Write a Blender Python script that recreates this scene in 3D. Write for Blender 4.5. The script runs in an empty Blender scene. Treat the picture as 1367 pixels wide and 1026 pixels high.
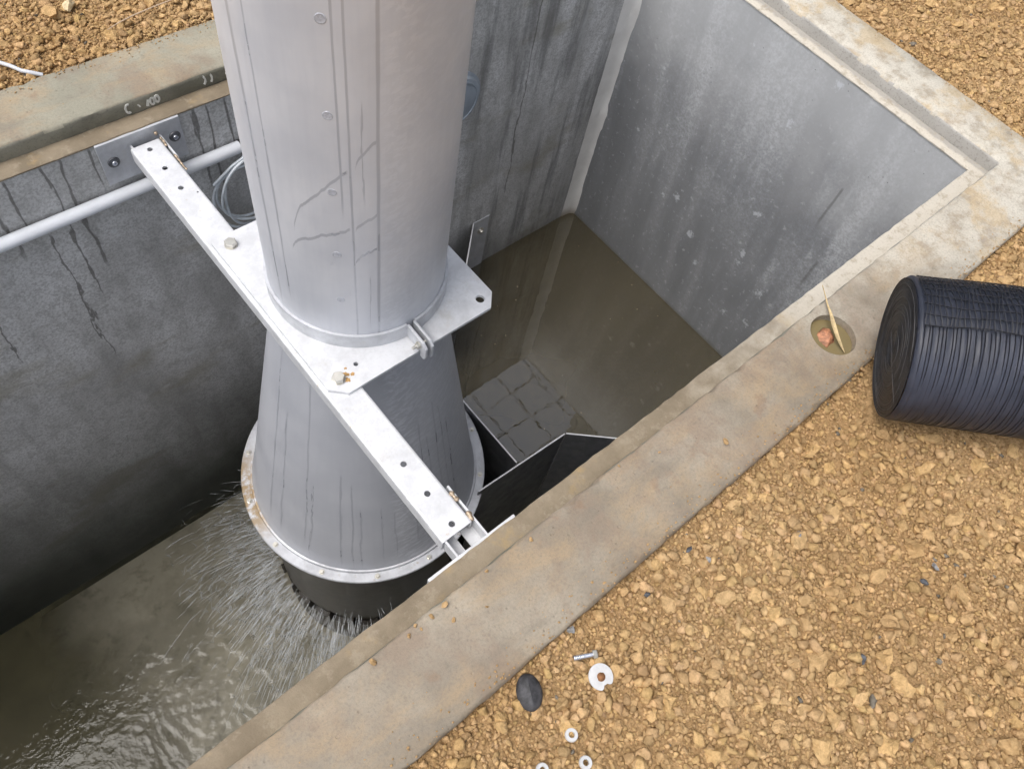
import bpy, bmesh, math, random
import numpy as np
from mathutils import Vector, Matrix

random.seed(7)
RNG = np.random.default_rng(7)
PI = math.pi
SC = bpy.context.scene
COL = SC.collection

# ------------------------------------------------------------------ camera
CAM_LOC = (0.0, 0.0, 1.6)
R_WC = ((0.7550894, -0.6390659, 0.14640617), (0.5035956, 0.70833851, 0.49461908), (-0.41979932, -0.29975212, 0.85668968))
FPX = 1021.787
cam = bpy.data.cameras.new('camera')
cam_o = bpy.data.objects.new('camera', cam)
COL.objects.link(cam_o)
cam.sensor_width = 36.0
cam.lens = FPX / 1367.0 * 36.0
cam.clip_start = 0.02
cam.clip_end = 2000.0
rot = Matrix(R_WC).transposed()
cam_o.matrix_world = Matrix.Translation(Vector(CAM_LOC)) @ rot.to_4x4()
SC.camera = cam_o

# ------------------------------------------------------------------ sky and sun (overcast)
SUN_DIR = Vector((-0.42, 0.10, 0.90)).normalized()
elev = math.asin(SUN_DIR.z)
azim = math.atan2(SUN_DIR.x, SUN_DIR.y)
world = bpy.data.worlds.new('World')
SC.world = world
world.use_nodes = True
wn, wl = world.node_tree.nodes, world.node_tree.links
wn.clear()
sky = wn.new('ShaderNodeTexSky')
sky.sky_type = 'NISHITA'
sky.sun_disc = False
sky.sun_elevation = elev
sky.sun_rotation = azim
sky.air_density = 1.0
sky.dust_density = 5.0
sky.ozone_density = 1.0
hs = wn.new('ShaderNodeHueSaturation')
hs.inputs['Saturation'].default_value = 0.42
bg = wn.new('ShaderNodeBackground')
bg.inputs['Strength'].default_value = 0.15
wo = wn.new('ShaderNodeOutputWorld')
wl.new(sky.outputs[0], hs.inputs['Color'])
wl.new(hs.outputs[0], bg.inputs['Color'])
wl.new(bg.outputs[0], wo.inputs['Surface'])
sun = bpy.data.lights.new('sun', 'SUN')
sun.energy = 1.3
sun.angle = math.radians(35)
sun.color = (1.0, 0.97, 0.93)
sun_o = bpy.data.objects.new('sun', sun)
COL.objects.link(sun_o)
sun_o.rotation_euler = (-SUN_DIR).to_track_quat('-Z', 'Y').to_euler()
sun_o.location = (-3, 0, 8)

SC.view_settings.view_transform = 'Standard'
SC.view_settings.look = 'None'
SC.view_settings.gamma = 1.0
SC.view_settings.exposure = 0.35
SC.cycles.use_adaptive_sampling = True
SC.cycles.adaptive_threshold = 0.035
SC.cycles.adaptive_min_samples = 12
SC.cycles.max_bounces = 6
SC.cycles.diffuse_bounces = 3
SC.cycles.glossy_bounces = 2
SC.cycles.transmission_bounces = 2
SC.cycles.transparent_max_bounces = 8
SC.cycles.caustics_reflective = False
SC.cycles.caustics_refractive = False
SC.render.resolution_x = 1024
SC.render.resolution_y = 768


# ------------------------------------------------------------------ helpers
def obj(name, me, mat=None, parent=None):
    o = bpy.data.objects.new(name, me)
    COL.objects.link(o)
    if mat is not None:
        me.materials.clear()
        me.materials.append(mat)
    if parent is not None:
        o.parent = parent
    return o


def tag(o, label=None, cat=None, group=None, kind=None):
    if label: o['label'] = label
    if cat: o['category'] = cat
    if group: o['group'] = group
    if kind: o['kind'] = kind
    return o


def empty(name, loc=(0, 0, 0)):
    o = bpy.data.objects.new(name, None)
    o.empty_display_size = 0.05
    o.location = loc
    COL.objects.link(o)
    return o


def place(o, parent):
    """parent o (built in world space) to an Empty that stands at its own location"""
    o.parent = parent
    o.matrix_parent_inverse = Matrix.Translation(-Vector(parent.location))
    return o


class MB:
    def __init__(s):
        s.v, s.f = [], []

    def add(s, v, f):
        n = len(s.v)
        s.v += [tuple(p) for p in v]
        s.f += [tuple(i + n for i in q) for q in f]
        return s

    def box(s, a, b):
        (x0, y0, z0), (x1, y1, z1) = a, b
        return s.add([(x0, y0, z0), (x1, y0, z0), (x1, y1, z0), (x0, y1, z0), (x0, y0, z1), (x1, y0, z1), (x1, y1, z1), (x0, y1, z1)],
                     [(3, 2, 1, 0), (4, 5, 6, 7), (0, 1, 5, 4), (1, 2, 6, 5), (2, 3, 7, 6), (3, 0, 4, 7)])

    def prism(s, pts, z0, z1):
        n = len(pts)
        v = [(p[0], p[1], z0) for p in pts] + [(p[0], p[1], z1) for p in pts]
        f = [tuple(range(n - 1, -1, -1)), tuple(range(n, 2 * n))]
        f += [(i, (i + 1) % n, n + (i + 1) % n, n + i) for i in range(n)]
        return s.add(v, f)

    def lathe(s, prof, n=64, closed=False, a0=0.0, a1=2 * PI):
        full = abs(a1 - a0 - 2 * PI) < 1e-6
        m = n if full else n + 1
        k = len(prof)
        v = []
        for i in range(m):
            a = a0 + (a1 - a0) * i / n
            for (r, z) in prof:
                v.append((r * math.cos(a), r * math.sin(a), z))
        f = []
        for i in range(n):
            j = (i + 1) % m
            for q in range(k if closed else k - 1):
                w = (q + 1) % k
                f.append((i * k + q, j * k + q, j * k + w, i * k + w))
        if closed and not full:
            f.append(tuple(range(k)))
            f.append(tuple(range((m - 1) * k + k - 1, (m - 1) * k - 1, -1)))
        return s.add(v, f)

    def tube(s, path, rad, n=8, cap=True):
        P = [Vector(p) for p in path]
        rr = rad if isinstance(rad, (list, tuple)) else [rad] * len(P)
        v = []
        t0 = (P[1] - P[0]).normalized()
        u = t0.orthogonal().normalized()
        for i, p in enumerate(P):
            t = (P[min(i + 1, len(P) - 1)] - P[max(i - 1, 0)])
            if t.length < 1e-9: t = t0
            t.normalize()
            u = (u - t * u.dot(t)).normalized()
            w = t.cross(u)
            for k in range(n):
                a = 2 * PI * k / n
                v.append(p + (u * math.cos(a) + w * math.sin(a)) * rr[i])
        f = []
        for i in range(len(P) - 1):
            for k in range(n):
                k2 = (k + 1) % n
                f.append((i * n + k, i * n + k2, (i + 1) * n + k2, (i + 1) * n + k))
        if cap:
            f.append(tuple(range(n - 1, -1, -1)))
            f.append(tuple(range((len(P) - 1) * n, len(P) * n)))
        return s.add(v, f)

    def mesh(s, name, smooth=False, bevel=0.0, seg=2, angle=40):
        me = bpy.data.meshes.new(name)
        me.from_pydata(s.v, [], s.f)
        bm = bmesh.new()
        bm.from_mesh(me)
        bmesh.ops.recalc_face_normals(bm, faces=bm.faces)
        if bevel > 0:
            ed = [e for e in bm.edges if len(e.link_faces) == 2 and e.calc_face_angle(0) > math.radians(30)]
            bmesh.ops.bevel(bm, geom=ed, offset=bevel, segments=seg, profile=0.5, affect='EDGES', clamp_overlap=True)
        if smooth:
            for f in bm.faces: f.smooth = True
            for e in bm.edges:
                if len(e.link_faces) == 2 and e.calc_face_angle(0) > math.radians(angle): e.smooth = False
        bm.to_mesh(me)
        bm.free()
        return me

    def build(s, name, mat, parent=None, **kw):
        o = obj(name, s.mesh(name, **kw), mat)
        if parent is not None: place(o, parent)
        return o


def cut(o, cutters, bevel=0.0):
    """subtract cutter meshes (MB) from object o, baking the result"""
    tmp = []
    for c in cutters:
        co = obj('cutter', c.mesh('cutter'))
        md = o.modifiers.new('b', 'BOOLEAN')
        md.operation = 'DIFFERENCE'
        md.solver = 'EXACT'
        md.object = co
        tmp.append(co)
    dg = bpy.context.evaluated_depsgraph_get()
    me = bpy.data.meshes.new_from_object(o.evaluated_get(dg))
    old = o.data
    o.modifiers.clear()
    o.data = me
    bpy.data.meshes.remove(old)
    for c in tmp:
        m = c.data
        bpy.data.objects.remove(c)
        bpy.data.meshes.remove(m)
    return o


def cyl(c, r, z0, z1, n=24):
    return MB().prism([(c[0] + r * math.cos(2 * PI * i / n), c[1] + r * math.sin(2 * PI * i / n)) for i in range(n)], z0, z1)


# value noise in numpy
_P = RNG.permutation(4096)
_G = RNG.random(4096)


def vnoise(x, y, s=0):
    xi, yi = np.floor(x).astype(int), np.floor(y).astype(int)
    fx, fy = x - xi, y - yi
    fx, fy = fx * fx * (3 - 2 * fx), fy * fy * (3 - 2 * fy)
    h = lambda a, b: _G[_P[(_P[(a + s * 131) & 4095] + b) & 4095]]
    return (h(xi, yi) * (1 - fx) + h(xi + 1, yi) * fx) * (1 - fy) + (h(xi, yi + 1) * (1 - fx) + h(xi + 1, yi + 1) * fx) * fy


def fbm(x, y, o=4, s=0):
    t, a, n = 0, 0.5, 0
    for i in range(o):
        t = t + a * vnoise(x * 2 ** i, y * 2 ** i, s + i)
        n += a
        a *= 0.5
    return t / n


# ------------------------------------------------------------------ material helper
class NT:
    def __init__(s, name):
        s.m = bpy.data.materials.new(name)
        s.m.use_nodes = True
        s.t = s.m.node_tree
        s.n = s.t.nodes
        s.n.clear()
        s.out = s.n.new('ShaderNodeOutputMaterial')
        s._pos = None
        s.uscale = 4.0

    def link(s, a, b):
        s.t.links.new(a, b)

    def setin(s, sock, v):
        if isinstance(v, bpy.types.NodeSocket):
            s.link(v, sock)
        elif isinstance(v, (tuple, list)):
            sock.default_value = tuple(v) + ((1.0,) if len(v) == 3 and sock.type == 'RGBA' else ())
        else:
            sock.default_value = v

    def pos(s):
        if s._pos is None:
            s._pos = s.n.new('ShaderNodeNewGeometry').outputs['Position']
        return s._pos

    def objc(s):
        return s.n.new('ShaderNodeTexCoord').outputs['Object']

    def xyz(s, v):
        n = s.n.new('ShaderNodeSeparateXYZ')
        s.link(v, n.inputs[0])
        return n.outputs

    def comb(s, x, y, z):
        n = s.n.new('ShaderNodeCombineXYZ')
        for i, k in enumerate((x, y, z)): s.setin(n.inputs[i], k)
        return n.outputs[0]

    def scale(s, v, sc):
        n = s.n.new('ShaderNodeVectorMath')
        n.operation = 'MULTIPLY'
        s.link(v, n.inputs[0])
        n.inputs[1].default_value = sc
        return n.outputs[0]

    def noise(s, v, sc, det=4, rough=0.55, dist=0.0):
        n = s.n.new('ShaderNodeTexNoise')
        s.link(v, n.inputs['Vector'])
        n.inputs['Scale'].default_value = sc
        n.inputs['Detail'].default_value = det
        n.inputs['Roughness'].default_value = rough
        n.inputs['Distortion'].default_value = dist
        return n.outputs[0]

    def voronoi(s, v, sc, feat='F1', out='Distance'):
        n = s.n.new('ShaderNodeTexVoronoi')
        n.feature = feat
        s.link(v, n.inputs['Vector'])
        n.inputs['Scale'].default_value = sc
        return n.outputs[out]

    def math(s, op, a, b=0.0, c=0.0, clamp=False):
        n = s.n.new('ShaderNodeMath')
        n.operation = op
        n.use_clamp = clamp
        s.setin(n.inputs[0], a)
        s.setin(n.inputs[1], b)
        if len(n.inputs) > 2: s.setin(n.inputs[2], c)
        return n.outputs[0]

    def ramp(s, v, lo, hi, a=0.0, b=1.0, smooth=True):
        n = s.n.new('ShaderNodeMapRange')
        n.interpolation_type = 'SMOOTHSTEP' if smooth else 'LINEAR'
        s.setin(n.inputs['Value'], v)
        n.inputs['From Min'].default_value = lo
        n.inputs['From Max'].default_value = hi
        n.inputs['To Min'].default_value = a
        n.inputs['To Max'].default_value = b
        return n.outputs[0]

    def mix(s, f, a, b, mode='MIX'):
        n = s.n.new('ShaderNodeMix')
        n.data_type = 'RGBA'
        n.blend_type = mode
        s.setin(n.inputs[0], f)
        s.setin(n.inputs[6], a)
        s.setin(n.inputs[7], b)
        return n.outputs[2]

    def bump(s, h, strength=0.4, dist=0.002, nrm=None):
        n = s.n.new('ShaderNodeBump')
        n.inputs['Strength'].default_value = strength
        n.inputs['Distance'].default_value = dist
        s.setin(n.inputs['Height'], h)
        if nrm is not None: s.link(nrm, n.inputs['Normal'])
        return n.outputs[0]

    def bsdf(s, col, rough=0.6, metal=0.0, nrm=None, spec=0.5, **kw):
        n = s.n.new('ShaderNodeBsdfPrincipled')
        s.setin(n.inputs['Base Color'], col)
        s.setin(n.inputs['Roughness'], rough)
        s.setin(n.inputs['Metallic'], metal)
        s.setin(n.inputs['Specular IOR Level'], spec)
        if nrm is not None: s.link(nrm, n.inputs['Normal'])
        for k, v in kw.items(): s.setin(n.inputs[k.replace('_', ' ')], v)
        return n.outputs[0]

    def done(s, sh):
        s.link(sh, s.out.inputs['Surface'])
        return s.m

    def line(s, u, z, u0, w, z0, z1, amp, freq, seed, soft=0.35):
        """mask of a wandering drip: |u-u0-wobble(z)|<w between z1 and z0"""
        if getattr(s, '_wob', None) is None:
            s._wob = s.noise(s.comb(s.math('MULTIPLY', u, s.uscale), 0.0, z), 4.5, 3, .7)
        wob = s._wob
        d = s.math('ABSOLUTE', s.math('ADD', s.math('SUBTRACT', u, u0), s.math('MULTIPLY', s.math('SUBTRACT', wob, 0.5), amp)))
        m = s.ramp(d, w * soft, w, 1.0, 0.0)
        e = 0.04
        a = s.ramp(z, z1 - e, z1 + e, 0.0, 1.0)
        b = s.ramp(z, z0 - e * .3, z0 + e * .3, 1.0, 0.0)
        return s.math('MULTIPLY', s.math('MULTIPLY', m, a), b)


# ------------------------------------------------------------------ materials
def mat_soil(name='soil'):
    t = NT(name)
    p = t.pos()
    big = t.noise(p, 1.7, 3)
    fine = t.noise(p, 60, 4, 0.65)
    c = t.mix(t.ramp(big, .35, .65), (0.560, 0.365, 0.185), (0.625, 0.425, 0.228))
    c = t.mix(t.ramp(fine, .38, .62), t.mix(0.6, c, (0.36, 0.235, 0.11)), c)
    at = t.n.new('ShaderNodeAttribute')
    at.attribute_name = 'tint'
    c2 = t.mix(1.0, c, at.outputs['Color'], 'MULTIPLY')
    h = t.noise(p, 150, 4, 0.75)
    return t.done(t.bsdf(c2, 1.0, 0, t.bump(h, 0.9, 0.007), 0.05))


def mat_ground():
    t = NT('soil_bed')
    p = t.pos()
    big = t.noise(p, 1.7, 3)
    fine = t.noise(p, 70, 5, 0.7)
    c = t.mix(t.ramp(big, .35, .65), (0.46, 0.295, 0.145), (0.51, 0.34, 0.175))
    c = t.mix(t.ramp(fine, .3, .7), (0.25, 0.155, 0.07), c)
    v = t.voronoi(p, 110)
    h = t.math('ADD', t.math('MULTIPLY', v, -1.0), t.noise(p, 180, 4, 0.7))
    return t.done(t.bsdf(c, 0.97, 0, t.bump(h, 0.9, 0.006), 0.1))


def mat_wall_far():
    t = NT('wall_concrete_wet')
    p = t.pos()
    x, y, z = t.xyz(p)
    st = t.noise(t.scale(p, (1.0, 1.0, 0.22)), 7, 5, 0.6)
    cl = t.noise(p, 2.2, 4, 0.6)
    gr = t.noise(p, 120, 4, 0.75)
    c = t.mix(t.ramp(cl, .3, .7), (0.47, 0.47, 0.465), (0.74, 0.745, 0.75))
    c = t.mix(t.ramp(st, .42, .68, 0, .5), c, (0.27, 0.265, 0.25))
    c = t.mix(t.ramp(gr, .42, .62, 0, .45), c, (0.25, 0.25, 0.246))
    mt = t.noise(p, 30, 4, .7)
    c = t.mix(t.ramp(mt, .46, .62, 0, .3), c, (0.27, 0.268, 0.26))
    # pale lime bloom spots
    sp = t.noise(t.scale(p, (1, 1, 1.6)), 9.0, 5, 0.65)
    c = t.mix(t.ramp(sp, .66, .71, 0, .6), c, (0.62, 0.64, 0.65))
    # brownish blotches, darker towards the bottom, algae at the foot
    rag_z = t.math('ADD', z, t.math('MULTIPLY', t.noise(p, 3.0, 4), 0.5))
    br_ = t.noise(t.scale(p, (.6, 1, 1.4)), 2.6, 4, .6)
    c = t.mix(t.ramp(br_, .54, .68, 0, .5), c, (0.29, 0.265, 0.195))
    c = t.mix(t.ramp(rag_z, -1.9, -.95, .72, 0), c, (0.085, 0.09, 0.078))
    c = t.mix(t.ramp(rag_z, -2.15, -1.65, .8, 0), c, (0.028, 0.034, 0.026))
    # right hand wet region behind the pipe, pale lime runs
    lime = t.noise(t.scale(p, (1, 1, .12)), 16, 4, 0.65)
    lm = t.math('MULTIPLY', t.ramp(x, 1.9, 2.2), t.ramp(lime, .5, .66, 0, .55))
    c = t.mix(lm, c, (0.50, 0.51, 0.52))
    wet = None
    for (x0, w, z0, z1, amp, fr, sd) in ((.05, .006, -.06, -.33, .04, 9, 1), (.20, .005, -.06, -.62, .06, 7, 2), (.245, .006, -.06, -.50, .05, 8, 3),
                                        (.33, .004, -.06, -.20, .02, 9, 4), (.64, .006, -.06, -.36, .05, 9, 5), (.68, .005, -.06, -.40, .03, 9, 6),
                                        (.74, .005, -.06, -.26, .03, 9, 7), (-.12, .006, -.06, -.75, .10, 5, 8), (.13, .006, -.30, -.95, .10, 5, 9),
                                        (.78, .005, -.06, -.23, .04, 9, 10), (2.05, .006, .0, -1.2, .06, 4, 12), (.10, .004, -.06, -.28, .03, 9, 14)):
        m = t.line(x, z, x0, w, z0, z1, amp, fr, sd)
        wet = m if wet is None else t.math('MAXIMUM', wet, m)
    c = t.mix(t.math('MULTIPLY', wet, .72), c, (0.085, 0.08, 0.072))
    dk = t.noise(t.scale(p, (1, 1, .10)), 11, 4, .6)
    c = t.mix(t.math('MULTIPLY', t.ramp(x, 1.1, 1.5), t.ramp(dk, .50, .66, 0, .6)), c, (0.13, 0.13, 0.13))
    rough = t.math('SUBTRACT', t.ramp(cl, .3, .7, .55, .8), t.math('MULTIPLY', wet, .3))
    h = t.math('ADD', gr, t.math('MULTIPLY', st, .6))
    return t.done(t.bsdf(c, rough, 0, t.bump(h, 0.35, 0.003), 0.4))


def mat_wall_end():
    t = NT('wall_concrete_blue_grey')
    p = t.pos()
    x, y, z = t.xyz(p)
    # runs lean a little towards +y as they come down
    q = t.comb(0.0, t.math('ADD', y, t.math('MULTIPLY', z, -0.10)), t.math('MULTIPLY', z, 0.16))
    runs = t.noise(q, 6.5, 5, 0.55, 0.2)
    cl = t.noise(p, 2.6, 5, 0.6)
    gr = t.noise(p, 95, 4, 0.75)
    c = t.mix(t.ramp(cl, .3, .7), (0.235, 0.247, 0.268), (0.345, 0.358, 0.38))
    c = t.mix(t.ramp(runs, .47, .64, 0, .6), c, (0.55, 0.57, 0.60))
    c = t.mix(t.ramp(runs, .34, .48, .5, 0), c, (0.15, 0.155, 0.168))
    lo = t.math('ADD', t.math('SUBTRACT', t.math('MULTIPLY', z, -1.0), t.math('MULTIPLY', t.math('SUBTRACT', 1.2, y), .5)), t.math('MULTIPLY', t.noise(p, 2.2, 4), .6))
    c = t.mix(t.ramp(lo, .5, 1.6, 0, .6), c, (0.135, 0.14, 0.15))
    c = t.mix(t.ramp(gr, .42, .60, 0, .55), c, (0.19, 0.195, 0.20))
    mt = t.noise(p, 34, 4, .7)
    c = t.mix(t.ramp(mt, .44, .62, 0, .45), c, (0.20, 0.205, 0.21))
    c = t.mix(t.ramp(mt, .30, .42, .35, 0), c, (0.58, 0.59, 0.60))
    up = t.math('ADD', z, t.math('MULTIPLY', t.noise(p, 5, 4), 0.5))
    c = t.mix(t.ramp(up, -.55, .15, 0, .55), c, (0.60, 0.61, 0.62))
    # lime splashes with ragged edges
    v = t.voronoi(t.scale(p, (1, 1, .8)), 4.6)
    rag = t.noise(p, 48, 4, 0.75)
    s1 = t.math('ADD', v, t.math('MULTIPLY', rag, .42))
    c = t.mix(t.ramp(s1, .23, .31, .5, 0), c, (0.68, 0.71, 0.76))
    wet = None
    for (y0, w, z0, z1, amp, fr, sd) in ((.62, .008, -.42, -.62, .02, 5, 21), (.52, .012, -.78, -.95, .03, 5, 22)):
        m = t.line(y, z, y0, w, z0, z1, amp, fr, sd, .2)
        wet = m if wet is None else t.math('MAXIMUM', wet, m)
    c = t.mix(t.math('MULTIPLY', wet, .5), c, (0.09, 0.09, 0.085))
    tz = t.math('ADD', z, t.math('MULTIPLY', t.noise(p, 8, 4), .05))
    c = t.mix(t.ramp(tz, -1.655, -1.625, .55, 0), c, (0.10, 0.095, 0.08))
    po = t.voronoi(p, 26)
    c = t.mix(t.math('MULTIPLY', t.ramp(po, .05, .085, .6, 0), t.ramp(cl, .48, .56)), c, (0.10, 0.10, 0.105))
    h = t.math('ADD', gr, t.math('MULTIPLY', runs, .4))
    return t.done(t.bsdf(c, 0.72, 0, t.bump(h, 0.3, 0.003), 0.35))


def mat_curb():
    t = NT('curb_concrete')
    p = t.pos()
    x, y, z = t.xyz(p)
    cl = t.noise(p, 3.2, 5, 0.62)
    md = t.noise(p, 14, 5, 0.65)
    gr = t.noise(p, 150, 4, 0.75)
    base = t.mix(t.ramp(cl, .36, .64), (0.235, 0.200, 0.155), (0.36, 0.315, 0.25))
    far = t.ramp(y, 1.0, 1.7)
    base = t.mix(far, base, t.mix(t.ramp(cl, .3, .7), (0.27, 0.258, 0.20), (0.35, 0.332, 0.265)))
    # ochre mud smears
    mud = t.noise(t.scale(p, (.7, 1.3, 1)), 6.0, 6, 0.68, 0.4)
    c = t.mix(t.ramp(mud, .42, .66, 0, .62), base, (0.385, 0.275, 0.16))
    pk = t.noise(t.scale(p, (1.2, .8, 1)), 4.0, 6, .7, .3)
    c = t.mix(t.ramp(pk, .46, .62, 0, .6), c, (0.25, 0.185, 0.135))
    dk = t.noise(t.scale(p, (.5, 1.6, 1)), 5.0, 5, .7)
    c = t.mix(t.ramp(dk, .54, .68, 0, .5), c, (0.20, 0.175, 0.14))
    red = t.noise(p, 10.0, 4, 0.6)
    c = t.mix(t.ramp(red, .60, .70, 0, .45), c, (0.24, 0.150, 0.095))
    # pale cement film towards the far corner
    pale = t.math('ADD', t.math('MULTIPLY', x, 1.0), t.math('MULTIPLY', t.math('SUBTRACT', cl, .5), 1.6))
    wm = t.math('MULTIPLY', t.ramp(pale, 1.45, 2.55, 0, .9), t.ramp(md, .36, .56, .35, 1))
    c = t.mix(wm, c, (0.60, 0.57, 0.50))
    mud2 = t.noise(p, 5.0, 5, 0.66)
    c = t.mix(t.math('MULTIPLY', t.ramp(x, 1.9, 2.4), t.ramp(mud2, .50, .62, 0, .6)), c, (0.52, 0.40, 0.24))
    # dark grain and pits
    c = t.mix(t.ramp(gr, .40, .75, 0, .4), c, (0.15, 0.133, 0.105))
    c = t.mix(t.ramp(t.noise(p, 45, 5, .7), .55, .72, 0, .4), c, (0.16, 0.14, 0.11))
    pit = t.voronoi(p, 34)
    c = t.mix(t.math('MULTIPLY', t.ramp(pit, .04, .08, .6, 0), t.ramp(md, .52, .6)), c, (0.16, 0.13, 0.09))
    h = t.math('ADD', t.math('MULTIPLY', gr, .6), t.math('ADD', md, t.ramp(pit, .05, .12, 0, 1)))
    rough = t.ramp(cl, .3, .7, .55, .85)
    return t.done(t.bsdf(c, rough, 0, t.bump(h, 0.45, 0.003), 0.35))


def mat_riser():
    t = NT('curb_riser_damp')
    p = t.pos()
    x, y, z = t.xyz(p)
    cl = t.noise(p, 6, 5, 0.65)
    gr = t.noise(p, 130, 3, 0.7)
    c = t.mix(t.ramp(cl, .3, .7), (0.16, 0.155, 0.12), (0.27, 0.26, 0.21))
    c = t.mix(t.ramp(x, 1.6, 2.3), c, (0.40, 0.385, 0.36))
    c = t.mix(t.ramp(gr, .5, .7, 0, .4), c, (0.10, 0.095, 0.08))
    return t.done(t.bsdf(c, 0.7, 0, t.bump(gr, 0.4, 0.002), 0.35))


def mat_ledge():
    t = NT('ledge_concrete')
    p = t.pos()
    x, y, z = t.xyz(p)
    cl = t.noise(p, 7, 5, 0.65)
    gr = t.noise(p, 140, 4, 0.7)
    c = t.mix(t.ramp(cl, .35, .65), (0.195, 0.156, 0.108), (0.275, 0.225, 0.16))
    c = t.mix(t.ramp(t.noise(p, 9, 4, .6), .58, .70, 0, .6), c, (0.38, 0.27, 0.13))
    pl = t.math('ADD', x, t.math('MULTIPLY', t.math('SUBTRACT', cl, .5), 1.2))
    c = t.mix(t.ramp(pl, 1.05, 1.9, 0, .92), c, (0.56, 0.52, 0.45))
    gb = t.math('ADD', t.math('MULTIPLY', t.noise(p, 18, 5, .7), .05), x)
    c = t.mix(t.ramp(gb, 2.695, 2.712, 0, .8), c, (0.33, 0.315, 0.29))
    c = t.mix(t.ramp(t.noise(p, 26, 5, .7), .52, .66, 0, .6), c, (0.33, 0.28, 0.21))
    c = t.mix(t.ramp(gr, .52, .72, 0, .35), c, (0.20, 0.17, 0.12))
    return t.done(t.bsdf(c, 0.8, 0, t.bump(t.math('ADD', gr, cl), 0.5, 0.003), 0.3))


def mat_mortar():
    t = NT('mortar')
    p = t.pos()
    n = t.noise(p, 9, 5, .6)
    g = t.noise(p, 120, 4, .7)
    c = t.mix(t.ramp(n, .3, .7), (0.70, 0.69, 0.67), (0.80, 0.795, 0.775))
    z = t.xyz(p)[2]
    c = t.mix(t.ramp(z, -1.70, -1.60, .8, 0), c, (0.22, 0.17, 0.11))
    return t.done(t.bsdf(c, 0.85, 0, t.bump(g, 0.4, 0.002), 0.3))


def mat_floor():
    t = NT('slab_concrete')
    p = t.pos()
    cl = t.noise(p, 2.4, 5, .65)
    md = t.noise(p, 10, 5, .65)
    c = t.mix(t.ramp(cl, .35, .65), (0.34, 0.31, 0.26), (0.54, 0.49, 0.41))
    c = t.mix(t.ramp(md, .5, .7, 0, .5), c, (0.13, 0.12, 0.092))
    return t.done(t.bsdf(c, 0.8, 0, t.bump(md, 0.4, 0.004), 0.3))


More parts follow.
